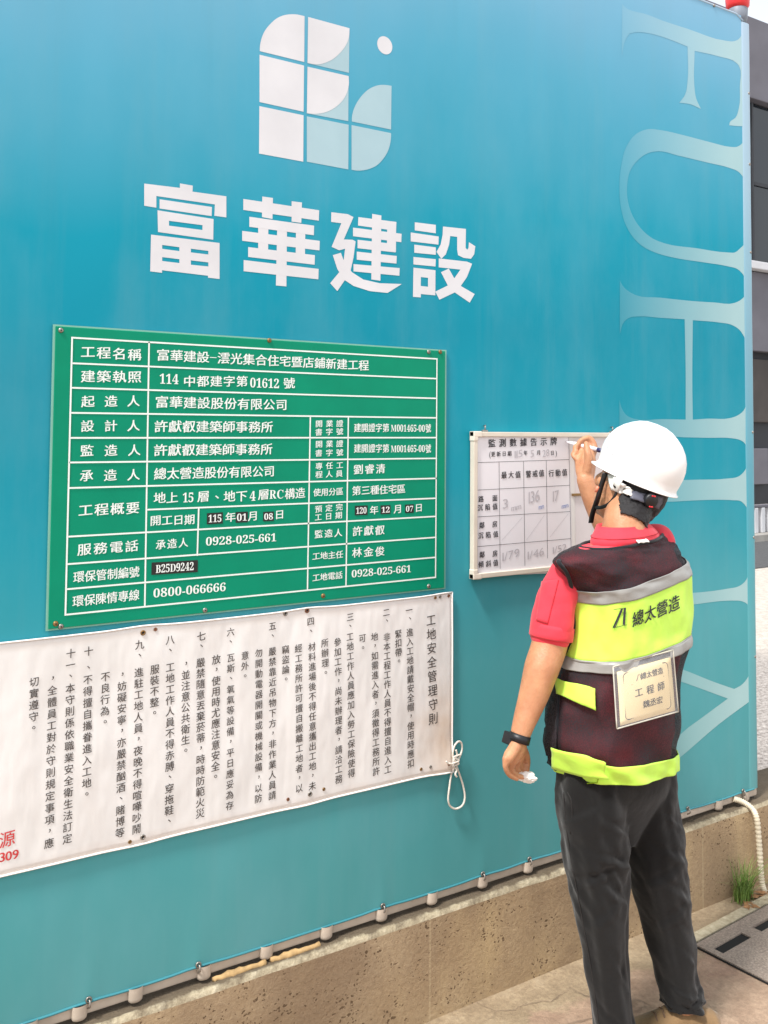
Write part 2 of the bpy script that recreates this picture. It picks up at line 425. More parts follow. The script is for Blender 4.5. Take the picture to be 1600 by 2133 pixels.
M_GLASSDK = NT('dark window glass').set(Roughness=.08).mat
M_GLASSDK.node_tree.nodes['Principled BSDF'].inputs['Base Color'].default_value = (.008, .012, .018, 1)
M_BGREY = simple('grey facade panel', (98, 96, 104), .7, .1, 1.5, .1, 10)
M_BDARK = simple('dark facade panel', (44, 46, 52), .7, .15, 1.5)
M_BWHITE = simple('white facade band', (196, 196, 200), .7, .08, 2)
M_REDLAMP = simple('red plastic beacon', (226, 52, 58), .3, .05, 12)
M_GREYP = simple('grey steel tube', (128, 138, 150), .45, .1, 12)
M_PIPE = simple('white corrugated conduit', (214, 202, 178), .55, .12, 20)
M_GRASS = simple('grass blades', (112, 140, 64), .7, .35, 60)
M_DRY = simple('dry leaf', (158, 116, 78), .85, .3, 60)
M_LABEL = simple('white label', (240, 240, 236), .6, .02, 30)

# ------------------------------------------------------------------ lettering
KAI_SHEAR = .07
GL = {}
def load_glyphs(spec):
    """outlines from Blender's own text objects"""
    tmp = []
    for ch in sorted(spec):
        cu = bpy.data.curves.new('g', 'FONT'); cu.body = ch; cu.size = 1; cu.resolution_u = 3
        o = bpy.data.objects.new('g', cu); COL.objects.link(o); tmp.append((ch, o, cu))
    dg = bpy.context.evaluated_depsgraph_get(); dg.update()
    for ch, o, cu in tmp:
        me = bpy.data.meshes.new_from_object(o.evaluated_get(dg))
        GL[ch] = ([(v.co.x, v.co.y) for v in me.vertices], [tuple(p.vertices) for p in me.polygons])
        bpy.data.meshes.remove(me)
    for ch, o, cu in tmp:
        bpy.data.objects.remove(o); bpy.data.curves.remove(cu)
def is_cjk(ch): return ord(ch) > 0x2E80 and ord(ch) < 0x1D000
def bold(s):   # serif digits and capitals
    out = ''
    for ch in s:
        if ch.isdigit() and ord(ch) < 128: out += chr(0x1D7CE+int(ch))
        elif 'A' <= ch <= 'Z': out += chr(0x1D400+ord(ch)-65)
        else: out += ch
    return out
REFBOX = {}
def glyph(ch):
    vs, fs = GL[ch]
    if is_cjk(ch):
        if not REFBOX:
            rv = GL['國'][0]; xs = [a for a, b in rv]; ys = [b for a, b in rv]
            REFBOX[0] = ((min(xs)+max(xs))/2, (min(ys)+max(ys))/2, max(ys)-min(ys))
        cx, cy, s = REFBOX[0]
        if ch in '、，。':
            xs = [a for a, b in vs]; ys = [b for a, b in vs]; cx = (min(xs)+max(xs))/2; cy = (min(ys)+max(ys))/2
        return [((a-cx)/s, (b-cy)/s) for a, b in vs], fs
    return vs, fs
class Text:
    def __init__(s, fmap): s.mb = MB(); s.fmap = fmap; s.k = 0
    def put(s, ch, cx, cy, w, h, wgt, shear=KAI_SHEAR, m=0):
        vs, fs = glyph(ch)
        for k, (ox, oy) in enumerate(PASSES[wgt]):
            s.mb.add([s.lift(s.fmap(cx+(a+ox)*w, cy+h*(b+oy+shear*a)), k) for a, b in vs], fs, m)
    def lift(s, p, k): return (p[0], p[1]-k*.00012, p[2])
    def latin(s, txt, cx, cy, wtot, h, wgt, m=0, shear=0):
        """txt fitted into wtot wide, h = digit height, centred"""
        x = 0; items = []
        top = 0
        for ch in txt:
            if ch == ' ': x += .3; continue
            vs, fs = GL[ch]; x0 = min(a for a, b in vs); x1 = max(a for a, b in vs)
            items.append((vs, fs, x-x0)); x += (x1-x0)+.07; top = max(top, max(b for a, b in vs))
        x -= .07; sx = wtot/x; sy = h/top
        for vs, fs, o in items:
            s.mb.add([s.fmap(cx-wtot/2+(a+o)*sx, cy-h/2+b*sy+shear*((a+o)*sx-wtot/2)) for a, b in vs], fs, m)
W_CJK, W_BIG, W_NUM = 1, 2, 0     # stroke weights: number of extra passes of the pen
PASSES = {0: ((0, 0),), 1: ((-.020, .004), (.020, -.004), (.006, .014)), 2: ((-.006, .004), (.006, -.004))}
ALLTXT = """國工程名稱富華建設澐光集合住宅暨店鋪新建工程建築執照中都建字第號起造人股份有限公司計許獻叡師事務所監承總太營概要地上層下構開日期年月服電話環保管制編陳情專線業證書字任員使用分區預定完主劉睿清三種林金俊
工地安全管理守則一二三四五六七八九十、，。進入工地請戴安全帽使用時應扣緊帶非本不得擅自如需者須徵得可加入勞險參尚未辦理洽材料場後任意攜出經搬離竊盜論嚴禁靠近吊物下方作業人員請勿動器關或機械備以防外瓦斯氧氣等平妥為存放尤注隨丟棄菸蒂範火災並公共衛生赤膊穿拖鞋服裝不整駐夜晚喧嘩吵鬧妨礙寧亦酗酒賭博良行眷則係依職法訂全體員對於規定項應切實遵源
監測數據告示牌更新最大值警戒路面沉陷鄰房傾斜魏丞宏工程師"""
spec = set()
for ch in set(ALLTXT)-{'\n', ' '}: spec.add(ch)
for ch in '0123456789MRCBD': spec.add(bold(ch))
for ch in '0123456789-/+():m': spec.add(ch)
load_glyphs(spec)
def wall_map(Y): return lambda x, z: (x, Y, z)
def upm(px): return 4.128/(3830-px)        # metres per vertical pixel on the wall
def row(T, txt, p0, p1, hpx, wgt=W_CJK, wide=None, m=0, shear=KAI_SHEAR):
    a = on_y(*p0); b = on_y(*p1); n = len(txt); h = hpx*upm((p0[0]+p1[0])/2)
    for i, ch in enumerate(txt):
        t = i/(n-1) if n > 1 else 0; q = a.lerp(b, t)
        sp = (b.x-a.x)/(n-1) if n > 1 else h*2
        h *= .93 if i == 0 else 1
        wd = wide*h*1.03 if wide else min(h*1.15, abs(sp)*.88) if abs(sp) > h*.5 else h
        if n > 1 and p0[0] == p1[0]: wd = h
        T.put(ch, q.x, q.z, wd, h, wgt, shear, m)
def num(T, txt, p0, p1, hpx, wgt=W_NUM, m=0, serif=True):
    a = on_y(*p0); b = on_y(*p1); h = hpx*upm((p0[0]+p1[0])/2)
    T.latin(bold(txt) if serif else txt, (a.x+b.x)/2, (a.z+b.z)/2, b.x-a.x, h, wgt, m, 0)

def flat_poly(mb, pts, Y, holes=(), m=0):
    """polygon on the wall plane from 3D points, with holes"""
    loops = [[Vector((p[0], p[1], 0)) for p in pts]]+[[Vector((p[0], p[1], 0)) for p in h] for h in holes]
    flat = [p for l in loops for p in l]
    tris = tessellate_polygon(loops)
    out = []
    for t in tris:
        a, b, c = (flat[i] for i in t)
        out.append(t if (b-a).cross(c-a).z > 0 else (t[0], t[2], t[1]))
    mb.add([(p.x, Y, p.y) for p in flat], out, m)
def px_wall(pts): return [(q.x, q.z) for q in (on_y(*p) for p in pts)]
def catm(pts, sub=4):
    n = len(pts); out = []
    for i in range(n):
        p0, p1, p2, p3 = pts[i-1], pts[i], pts[(i+1) % n], pts[(i+2) % n]
        d = math.hypot(p2[0]-p1[0], p2[1]-p1[1])
        for k in range(sub):
            t = k/sub
            out.append(tuple(.5*(2*p1[j]+(p2[j]-p0[j])*t+(2*p0[j]-5*p1[j]+4*p2[j]-p3[j])*t*t+(3*p1[j]-p0[j]-3*p2[j]+p3[j])*t**3) for j in (0, 1)))
    return out

# ================================================================== SETTING
mb = MB()
gx = [-30, -3]+[-3+.25*i for i in range(1, 41)]+[9, 14, 40]
gy = [-40, -6]+[-6+.25*i for i in range(1, 25)]+[1, 4, 8, 60]
mb.grid([[(x, y, -.012*0) for x in gx] for y in gy])
o = mb.build('pavement', M_GROUND); tag(o, kind='structure'); fix_normals(o)
mb = MB(); mb.box((-60, 5.0, -.2), (80, 6.7, .012)); tag(mb.build('road', M_ROAD), kind='structure')
mb = MB(); mb.box((-60, 6.7, -.2), (80, 7.2, .11)); tag(mb.build('kerb', simple('kerb stone', (150, 146, 140), .8, .15, 4)), kind='structure')

# concrete plinth wall carrying the hoarding
root = thing('concrete_wall', 'low tan pitted concrete wall running under the blue hoarding', 'wall', (1.5, 0, 0))
mb = MB()
yf = -.037; zt = .295
rows = []
nx = 130
xs = [-2.5+i*(9.5/nx) for i in range(nx+1)]
def lip(x): return .006*noise.noise((x*5, 0, 0))+.004*noise.noise((x*19, 3, 0))
rows.append([(x, yf, -.05) for x in xs])
rows.append([(x, yf, zt-.045) for x in xs])
rows.append([(x, yf+.001, zt-.016+lip(x)*.6) for x in xs])
mb.grid(rows); o = mb.build('wall_face', M_CONC, root)
mb = MB()
rows = [[(x, yf+.001, zt-.016+lip(x)*.6) for x in xs], [(x, yf+.004+.004*noise.noise((x*23, 1, 0)), zt-.002+lip(x)) for x in xs],
        [(x, yf+.014, zt+.002+lip(x+3)) for x in xs], [(x, -.012, zt-.004+lip(x*1.7)) for x in xs], [(x, .06, zt-.004) for x in xs],
        [(x, .18, zt-.002) for x in xs], [(x, .19, -.05) for x in xs]]
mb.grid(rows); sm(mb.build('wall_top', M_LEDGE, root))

# drain slab
def gp(x, y): return on_z(x, y, 0.0)
root = thing('drain_cover', 'speckled grey drain cover slab with dark slots beside the tan wall', 'drain cover', (2.75, -.45, 0))
a = gp(1448, 1972); b = gp(1600, 1889); c = gp(1600, 2090)
dx = (b-a).normalized(); dy = Vector((dx.y, -dx.x, 0))
LW, LD = 1.25, .62
def sl_pt(u, v, z): return a+dx*u+dy*v+Vector((0, 0, z))
mb = MB()
# slab top as a frame of strips around the slots
slots = []
for px, py in ((1526, 1969), (1606, 1926)):
    q = gp(px, py)-a; slots.append((q.dot(dx), q.dot(dy)))
us = [0]; hw = .080; hh = .018
for u, v in slots: us += [u-hw, u+hw]
us.append(LW); v0 = slots[0][1]
zt_ = .008
for i in range(len(us)-1):
    if i % 2 == 0: mb.prism([sl_pt(us[i], 0, -.06), sl_pt(us[i+1], 0, -.06), sl_pt(us[i+1], LD, -.06), sl_pt(us[i], LD, -.06)], 2, (0, 0, .06+zt_))
    else:
        for va, vb in ((0, v0-hh), (v0+hh, LD)):
            mb.prism([sl_pt(us[i], va, -.06), sl_pt(us[i+1], va, -.06), sl_pt(us[i+1], vb, -.06), sl_pt(us[i], vb, -.06)], 2, (0, 0, .06+zt_))
o = mb.build('slab', M_SLAB, root); fix_normals(o)
mb = MB()
for u, v in slots: mb.prism([sl_pt(u-hw, v-hh, .002), sl_pt(u+hw, v-hh, .002), sl_pt(u+hw, v+hh, .002), sl_pt(u-hw, v+hh, .002)], 2, (0, 0, .0015))
fix_normals(mb.build('slot', M_DARK, root))
mb = MB()
g = .006
for A, B in (((-g, -g), (LW+g, 0)), ((-g, LD), (LW+g, LD+g)), ((-g, 0), (0, LD)), ((LW, 0), (LW+g, LD))):
    mb.prism([sl_pt(A[0], A[1], .001), sl_pt(B[0], A[1], .001), sl_pt(B[0], B[1], .001), sl_pt(A[0], B[1], .001)], 2, (0, 0, .003))
fix_normals(mb.build('joint', M_DARK, root))
mb = MB()
mb.prism([sl_pt(-.01, -.045, .001), sl_pt(LW+.5, -.045, .001), sl_pt(LW+.5, -g-.002, .001), sl_pt(-.01, -g-.002, .001)], 2, (0, 0, .007))
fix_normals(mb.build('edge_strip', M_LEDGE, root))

# ================================================================== HOARDING
XE = 3.085
root = thing('steel_hoarding', 'white ribbed steel hoarding behind the blue tarpaulin, standing on the concrete wall', 'fence', (1.5, .03, .295))
HOARD = root
mb = MB()
prof = []
x = -2.5
while x < XE+.02:
    prof += [(x, .045), (x+.055, .045), (x+.07, .02), (x+.125, .02), (x+.14, .045)]; x += .19
prof = [p for p in prof if p[0] < XE+.03]
mb.grid([[(px_, py_, .31) for px_, py_ in prof], [(px_, py_, 3.27) for px_, py_ in prof]])
mb.build('corrugated_sheet', M_WSTEEL, root)
mb = MB(); mb.box((-2.5, .004, .304), (XE+.05, .040, .336), 0, .004); mb.build('bottom_rail', M_WSTEEL, root)
ribx = [on_y(px, py).x for px, py in ((60, 2180), (165, 2130), (282, 2095), (425, 2040), (555, 1985), (680, 1948), (795, 1910), (900, 1878), (1005, 1845), (1100, 1812), (1195, 1780), (1270, 1755), (1340, 1735), (1412, 1712), (1497, 1690), (1553, 1668))]
for x in ribx:
    mb = MB()
    n = 10
    pr = [(x+.018*math.cos(math.pi*(1-j/12)), .004-.015*math.sin(math.pi*j/12)**.7) for j in range(13)]
    lv = []
    for zz, sc in ((.2985, .55), (.2995, .78), (.303, .95), (.309, 1.0), (.334, 1.04)): lv.append([(x+(a_-x)*sc, .004+(b_-.004)*sc, zz) for a_, b_ in pr])
    mb.grid(lv); mb.add(lv[0], [tuple(range(13))]); sm(mb.build('rail_foot', M_WSTEEL, root))
mb = MB(); mb.tube([(XE+.028, .035, .30), (XE+.028, .035, 3.30)], .026, 16); sm(mb.build('corner_post', M_GREYP, root))
bt = thing('warning_beacon', 'red plastic warning beacon on the grey post at the hoarding corner', 'warning light', (XE+.028, .035, 3.30))
bx, by = XE+.028, .035
mb = MB(); mb.tube([(bx, by, 3.262), (bx, by, 3.29), (bx, by, 3.325), (bx, by, 3.33)], [.030, .036, .038, .034], 20); sm(mb.build('collar', simple('grey beacon base', (120, 128, 140), .5), bt))
mb = MB(); mb.tube([(bx, by, 3.328), (bx, by, 3.338), (bx, by, 3.37), (bx, by, 3.46), (bx, by, 3.49), (bx, by, 3.505)], [.036, .044, .046, .04, .03, .01], 20); sm(mb.build('lens', M_REDLAMP, bt))
# spray foam squeezed between rail and wall
mb = MB()
for (xa, xb) in ((on_y(440, 2040).x, on_y(548, 2000).x), (on_y(560, 2000).x, on_y(660, 1966).x)):
    P = []; n = 14
    for i in range(n+1):
        t = i/n; P.append((xa+(xb-xa)*t, -.014+.006*noise.noise((t*9, xa, 0)), .297+.004*noise.noise((t*11, xa, 5))))
    mb.tube(P, [.0035+.006*abs(noise.noise((i*.9, xa, 2)))+.003 for i in range(n+1)], 8)
o = sm(mb.build('spray_foam', M_FOAM)); tag(o, 'bead of yellowed foam filler under the hoarding rail on the tan wall', 'foam filler')

# ------------------------------------------------------------------ tarpaulin
TB = thing('tarpaulin_banner', 'huge blue tarpaulin with white logo and company name on the hoarding', 'banner', (1.5, 0, .33))
hooks_px = [(183, 2092), (411, 2028), (795, 1904), (1003, 1835), (1100, 1802), (1290, 1748), (1430, 1702), (1545, 1660)]
HX = [on_y(*p).x for p in hooks_px]
def hem_z(x):
    """lower edge, lifted at the hooks"""
    s = 0
    for h in HX: s += math.exp(-((x-h)/.05)**2)
    return .331+.004*s
def tarp_y(x, z):
    low = max(0, 1-(z-.33)/.2)
    s = 0
    for h in HX: s += math.exp(-((x-h)/.02)**2)
    y = -.0035*s*low*low
    return y
NX, NZ = 260, 40
xs = [-1.6+(XE+1.6)*i/NX for i in range(NX+1)]
mb = MB()
rows = []
for k in range(NZ+1):
    t = (k/NZ)**1.8
    rows.append([(x, tarp_y(x, hem_z(x)+(3.283-hem_z(x))*t), hem_z(x)+(3.283-hem_z(x))*t) for x in xs])
mb.grid(rows); o = mb.build('cloth', M_TARP, TB, True)
# wrapped edge round the corner post
mb = MB(); rows = []
for k in range(31):
    z = .333+(3.26-.333)*k/30; r_ = []
    for j in range(9):
        an = R(-95+j*20)
        r_.append((XE+.024+.030*math.copysign(abs(math.sin(an))**.55, math.sin(an)), .022-.025*math.copysign(abs(math.cos(an))**.4, math.cos(an))+.0015*noise.noise((j*.3, z*4, 0)), z))
    rows.append(r_)
mb.grid(rows); sm(mb.build('wrapped_edge', M_HEM, TB))
mb = MB(); mb.tube([(x, tarp_y(x, .33)-.001, hem_z(x)) for x in xs[::2]]+[(XE+.02, -.004, .334), (XE+.055, .02, .336)], .0032, 8)
sm(mb.build('lower_hem', M_ROLL, TB))
mb = MB(); mb.tube([(x, .001, 3.283) for x in (-1.6, 0, 1, 2, 2.6, XE-.03)]+[(XE+.01, .0, 3.265)], .004, 8); sm(mb.build('upper_hem', M_HEM, TB))
for px, py in hooks_px:
    q = on_y(px, py); q.z = hem_z(q.x)+.006
    mb = MB()
    ring = [(q.x+.006*math.cos(i*math.pi/7), -.0065, q.z+.006*math.sin(i*math.pi/7)) for i in range(14)]
    mb.tube(ring, .0021, 6, closed=True); mb.tube([(q.x, -.002, q.z), (q.x+.001, -.014, q.z), (q.x+.001, -.016, q.z-.012), (q.x, -.004, q.z-.02)], .0022, 6)
    sm(mb.build('eyelet', M_SCREW, TB))
for px, py in ((1487, 12), (1563, 195), (1566, 342), (1567, 525), (1572, 900), (1575, 1120), (1578, 1370)):
    q = on_y(min(px, 1560), py)
    mb = MB(); mb.ell((XE+.040 if px > 1500 else q.x, -.002, q.z), (Vector((.006, 0, 0)), Vector((0, .004, 0)), Vector((0, 0, .006))), 0, 10, 6); sm(mb.build('stud', M_SCREW, TB))

Y1 = -.0005
def zoomed(x0, y0, s): return lambda L: [(x0+a/s, y0+b/s) for a, b in L]
def soft(pts, sub=4, lim=42):
    n = len(pts); out = []
    V2 = [Vector(p) for p in pts]
    def tang(i):
        a = V2[i]-V2[i-1]; b = V2[(i+1) % n]-V2[i]
        if a.length < 1e-6 or b.length < 1e-6: return None
        if math.degrees(a.angle(b)) > lim: return None
        return (a.normalized()*b.length+b.normalized()*a.length).normalized()
    for i in range(n):
        j = (i+1) % n; d = V2[j]-V2[i]; L_ = d.length
        t0, t1 = tang(i), tang(j)
        if t0 is None and t1 is None: out.append(tuple(V2[i])); continue
        t0 = t0 if t0 is not None else d.normalized(); t1 = t1 if t1 is not None else d.normalized()
        for k in range(sub):
            t = k/sub; h1 = 2*t**3-3*t*t+1; h2 = t**3-2*t*t+t; h3 = -2*t**3+3*t*t; h4 = t**3-t*t
            q = V2[i]*h1+t0*L_*h2+V2[j]*h3+t1*L_*h4; out.append((q.x, q.y))
    return out
# logo tiles
z2 = zoomed(500, 0, 2.963)
lg = [
 (0, [(398, 100), (396, 383), (122, 316), (122, 295), (128, 255), (140, 217), (160, 180), (188, 147), (222, 117), (262, 97), (305, 89), (345, 89)]),
 (0, [(120, 338), (395, 405), (392, 690), (120, 630)]), (0, [(119, 655), (392, 712), (390, 998), (117, 948)]),
 (1, [(420, 105), (675, 175), (672, 450), (416, 390)]), (1, [(416, 412), (670, 470), (668, 748), (412, 700)]),
 (1, [(412, 718), (670, 770), (668, 1046), (412, 998)]),
 (1, [(688, 772), (932, 822), (932, 840), (926, 890), (908, 942), (880, 985), (845, 1020), (805, 1040), (760, 1051), (720, 1053), (688, 1048)]),
 (1, [(690, 750), (690, 725), (700, 680), (720, 635), (748, 595), (782, 560), (820, 537), (855, 526), (890, 524), (935, 530), (932, 800)]),
 (2, [(420, 105), (675, 175), (673, 222), (660, 265), (638, 302), (606, 338), (570, 367), (530, 386), (490, 397), (450, 396), (416, 389)]),
 (2, [(416, 412), (670, 470), (671, 525), (660, 570), (638, 613), (606, 648), (570, 674), (530, 692), (490, 701), (450, 703), (412, 699)])]
mb = MB()
for k, pts in lg:
    flat_poly(mb, px_wall(z2(soft(pts))), Y1-(.0003 if k == 2 else 0), m=1 if k == 1 else 0)
q = on_y(801.5, 94.5); flat_poly(mb, [(q.x+.0262*math.cos(i*math.pi/20), q.z+.0262*math.sin(i*math.pi/20)) for i in range(40)], Y1)
mb.build('logo', [M_TWHITE, M_TPALE], TB)
# company name, traced stroke by stroke
z1 = zoomed(0, 0, 2.963)
mb = MB(); K = [0]
def stroke(z, pts, holes=()):
    K[0] += 1; flat_poly(mb, px_wall(z(pts)), Y1-.00002*(K[0] % 9), [px_wall(z(h)) for h in holes])
stroke(z1, [(890, 1133), (1110, 1160), (1110, 1132), (1190, 1146), (1188, 1183), (1397, 1212), (1397, 1342), (1323, 1332), (1326, 1262), (965, 1210), (965, 1282), (890, 1270)])
stroke(z1, [(985, 1230), (1308, 1278), (1306, 1334), (985, 1287)])
stroke(z1, [(972, 1298), (1318, 1352), (1316, 1480), (975, 1432)], [[(1043, 1363), (1250, 1390), (1249, 1420), (1043, 1393)]])
stroke(z1, [(932, 1448), (1355, 1500), (1355, 1722), (1284, 1714), (1284, 1702), (1000, 1668), (1000, 1684), (927, 1675)],
       [[(1001, 1512), (1107, 1526), (1107, 1550), (1001, 1536)], [(1178, 1535), (1286, 1549), (1286, 1571), (1178, 1558)],
        [(1001, 1587), (1107, 1600), (1107, 1624), (1001, 1611)], [(1178, 1607), (1286, 1620), (1286, 1645), (1178, 1634)]])
for pts in ([(20, 1228), (488, 1298), (486, 1362), (20, 1296)], [(137, 1213), (203, 1222), (200, 1352), (135, 1340)], [(318, 1242), (382, 1250), (378, 1376), (318, 1368)],
            [(57, 1338), (457, 1393), (455, 1452), (57, 1400)], [(112, 1370), (175, 1378), (173, 1560), (112, 1552)], [(230, 1370), (290, 1378), (286, 1768), (221, 1762)],
            [(345, 1400), (403, 1408), (400, 1600), (343, 1592)], [(13, 1425), (492, 1487), (490, 1546), (13, 1486)], [(50, 1525), (462, 1575), (460, 1634), (50, 1586)],
            [(22, 1605), (485, 1660), (483, 1724), (22, 1674)],
            [(563, 1310), (665, 1322), (700, 1340), (640, 1478), (695, 1480), (713, 1490), (700, 1590), (680, 1680), (600, 1797), (556, 1748), (612, 1680), (640, 1600), (648, 1535), (612, 1545), (565, 1524), (625, 1378), (562, 1370)],
            [(572, 1575), (622, 1560), (640, 1610), (690, 1680), (760, 1725), (860, 1748), (998, 1753), (910, 1808), (800, 1797), (700, 1765), (640, 1725), (600, 1660)],
            [(815, 1320), (872, 1330), (866, 1733), (810, 1725)], [(730, 1340), (965, 1370), (963, 1425), (728, 1392)], [(908, 1380), (963, 1388), (962, 1555), (906, 1547)],
            [(697, 1405), (997, 1443), (995, 1495), (697, 1458)], [(725, 1480), (962, 1507), (960, 1558), (725, 1532)], [(720, 1553), (967, 1580), (965, 1627), (720, 1603)],
            [(700, 1630), (985, 1655), (983, 1702), (700, 1675)],
            [(1078, 1372), (1208, 1388), (1208, 1440), (1078, 1422)], [(1053, 1435), (1226, 1460), (1224, 1510), (1053, 1490)], [(1075, 1510), (1208, 1527), (1208, 1573), (1075, 1560)],
            [(1070, 1586), (1208, 1600), (1206, 1645), (1070, 1632)],
            [(1252, 1398), (1394, 1413), (1392, 1530), (1402, 1542), (1410, 1530), (1412, 1495), (1452, 1520), (1445, 1570), (1425, 1597), (1380, 1592), (1345, 1575), (1340, 1540), (1340, 1462), (1297, 1457), (1290, 1510), (1270, 1570), (1242, 1597), (1212, 1555), (1238, 1510), (1250, 1450)],
            [(1226, 1595), (1400, 1615), (1432, 1628), (1400, 1710), (1362, 1765), (1448, 1815), (1417, 1868), (1325, 1805), (1230, 1850), (1205, 1800), (1282, 1762), (1240, 1680), (1288, 1658), (1322, 1718), (1360, 1664), (1226, 1650)]):
    stroke(z2, pts)
stroke(z2, [(1070, 1652), (1206, 1668), (1205, 1823), (1116, 1815), (1115, 1836), (1067, 1832)], [[(1116, 1710), (1160, 1715), (1160, 1770), (1115, 1765)]])
mb.build('company_name', M_TWHITE, TB)
# pale rotated capitals down the right edge
mb = MB()
E1 = 1553
FH = [
 [(1296, 8), (1306, 18), (1322, 24), (1340, 28), (1380, 43), (1432, 60), (1512, 85), (1528, 86), (1538, 82), (1546, 70), (1552, 58), (E1, 263), (1535, 262.5), (1519, 261), (1520, 255), (1532, 245), (1539, 225), (1541, 180), (1539, 137), (1535, 132), (1495, 117), (1447, 106), (1446, 175), (1450, 205), (1460, 227), (1437, 217), (1415, 214), (1427, 197), (1432, 170), (1432, 97), (1380, 77), (1350, 69), (1325, 67), (1311, 70), (1303, 82), (1295, 120)],
 [(E1, 286), (1549, 294), (1542, 302), (1534, 306), (1522, 306), (1482, 297), (1425, 282), (1375, 271), (1350, 269), (1325, 279), (1305, 305), (1294, 345), (1290, 390), (1294, 437), (1304, 470), (1317, 492), (1337, 512), (1370, 528), (1400, 536), (1462, 546), (1517, 555), (1535, 560), (1547, 571), (E1, 583), (E1, 503), (1549, 510), (1542, 517), (1530, 526), (1517, 526), (1450, 517), (1385, 507), (1360, 497), (1335, 476), (1318, 450), (1308, 420), (1306, 390), (1312, 357), (1330, 332), (1350, 319), (1372, 315), (1412, 324), (1475, 339), (1520, 350), (1537, 357), (1547, 368), (E1, 381)],
 [(E1, 609), (1551, 616), (1545, 623), (1530, 631), (1487, 630), (1430, 626), (1375, 620), (1325, 615), (1307, 605), (1297, 595), (1291, 584), (1291, 696), (1300, 670), (1310, 662), (1330, 659), (1375, 662), (1426, 665), (1428, 770), (1428, 874), (1380, 873), (1320, 872), (1305, 865), (1295, 850), (1290, 833), (1290, 948), (1296, 930), (1305, 917), (1320, 911), (1425, 911), (1475, 912), (1525, 913), (1540, 916), (1550, 922), (1557, 937), (1556, 836), (1549, 855), (1535, 866), (1520, 871), (1475, 872), (1443, 874), (1442, 800), (1443, 667), (1500, 672), (1522, 676), (1540, 687), (1549, 700), (E1+1, 710)],
 [(1557, 969), (1550, 982), (1539, 992), (1512, 997), (1456, 999), (1415, 1000), (1365, 1001), (1330, 1008), (1305, 1035), (1292, 1075), (1289, 1120), (1294, 1170), (1308, 1210), (1335, 1242), (1370, 1258), (1400, 1262), (1445, 1259), (1501, 1252), (1528, 1251), (1544, 1252), (1556, 1258), (1562, 1272), (1561, 1190), (1552, 1211), (1539, 1221), (1516, 1226), (1475, 1232), (1441, 1235), (1390, 1238), (1350, 1230), (1322, 1205), (1308, 1165), (1305, 1120), (1310, 1085), (1325, 1060), (1350, 1047), (1400, 1045), (1456, 1042), (1501, 1041), (1527, 1042), (1543, 1044), (1550, 1050), (1558, 1062)],
 [(1564, 1394), (1558, 1410), (1544, 1427), (1529, 1435), (1486, 1420), (1434, 1399), (1300, 1350), (1294, 1335), (1293, 1395), (1300, 1380), (1428, 1423), (1516, 1455), (1434, 1515), (1320, 1592), (1304, 1590), (1295, 1560), (1295, 1690), (1304, 1660), (1415, 1579), (1498, 1508), (1564, 1459)]]
for i, pts in enumerate(FH): flat_poly(mb, px_wall(soft(pts)), Y1)
mb.build('ghost_capitals', M_GHOST, TB)

# ================================================================== GREEN SITE BOARD
GB = thing('notice_board', 'green site information board with white table lettering under the company name', 'notice board', (1.1, -.006, 1.2))
cs = [on_y(*p) for p in ((114, 677), (924, 734), (922, 1222), (99, 1311))]
gx0, gx1, gz0, gz1 = (cs[0].x+cs[3].x)/2, (cs[1].x+cs[2].x)/2, (cs[2].z+cs[3].z)/2, (cs[0].z+cs[1].z)/2
mb = MB(); mb.box((gx0, -.009, gz0), (gx1, -.003, gz1), 0, .0015); mb.build('panel', M_GREEN, GB)
mb = MB(); mb.box((gx0-.005, -.0065, gz0-.004), (gx1+.006, -.0025, gz1+.004)); mb.build('backing_sheet', M_RIM, GB)
YG = -.0096
def lines(mb, segs, Y, wd, m=0):
    for k, (p, q) in enumerate(segs):
        a = on_y(*p); b = on_y(*q); d = (b-a).normalized(); n = Vector((-d.z, 0, d.x))*wd/2; e = d*wd/2
        y = Y-.00015*(k % 7)
        P = [a-n-e, b-n+e, b+n+e, a+n-e]
        mb.add([(v.x, y, v.z) for v in P], [(0, 1, 2, 3)], m)
mb = MB()
L = [((148, 704), (906, 748)), ((147, 757), (906, 789)), ((147, 808), (905.5, 830)), ((146, 860), (905.5, 870.5)), ((145, 912), (905, 911.5)), ((144, 963), (905, 954.5)),
     ((143, 1016), (904.5, 996)), ((306, 1061), (904.5, 1037.4)), ((140, 1117), (904, 1075)), ((139, 1174), (904, 1118.5)), ((137, 1226), (903.5, 1160)), ((134, 1279), (903, 1201.5)),
     ((148, 704), (134, 1279)), ((906, 748), (903, 1201.5)), ((308, 714), (299, 1262)), ((643, 867), (637, 1226)), ((722, 870), (717, 1217)), ((411, 1057), (408, 1155))]
lines(mb, L, YG, .0040)
mb.build('table_lines', M_SIGNW, GB)
T = Text(wall_map(YG-.0002))
r = lambda t, a, b, h, **k: row(T, t, a, b, h, **k)
r('工程名稱', (181, 734), (278, 740), 25); r('富華建設', (337, 740.5), (420, 745), 24); r('澐光集合住宅暨店鋪新建工程', (463, 747), (754, 762), 23)
num(T, '-', (434, 746), (448, 747), 4)
r('建築執照', (181, 785), (278, 786), 25); num(T, '114', (330, 789), (369, 790), 21); r('中都建字第', (392, 795), (501, 795), 23); num(T, '01612', (518, 797), (578, 799), 20); r('號', (599, 799), (599, 799), 23)
r('起造人', (181, 837), (275.5, 836), 24, wide=1.08); r('富華建設股份有限公司', (334.5, 838), (583, 844), 24)
r('設計人', (180, 888), (275.5, 887), 24, wide=1.08); r('許獻叡建築師事務所', (333, 888.6), (553, 890), 24)
r('監造人', (179, 939), (277, 938), 24, wide=1.08); r('許獻叡建築師事務所', (332, 938), (552, 936), 24)
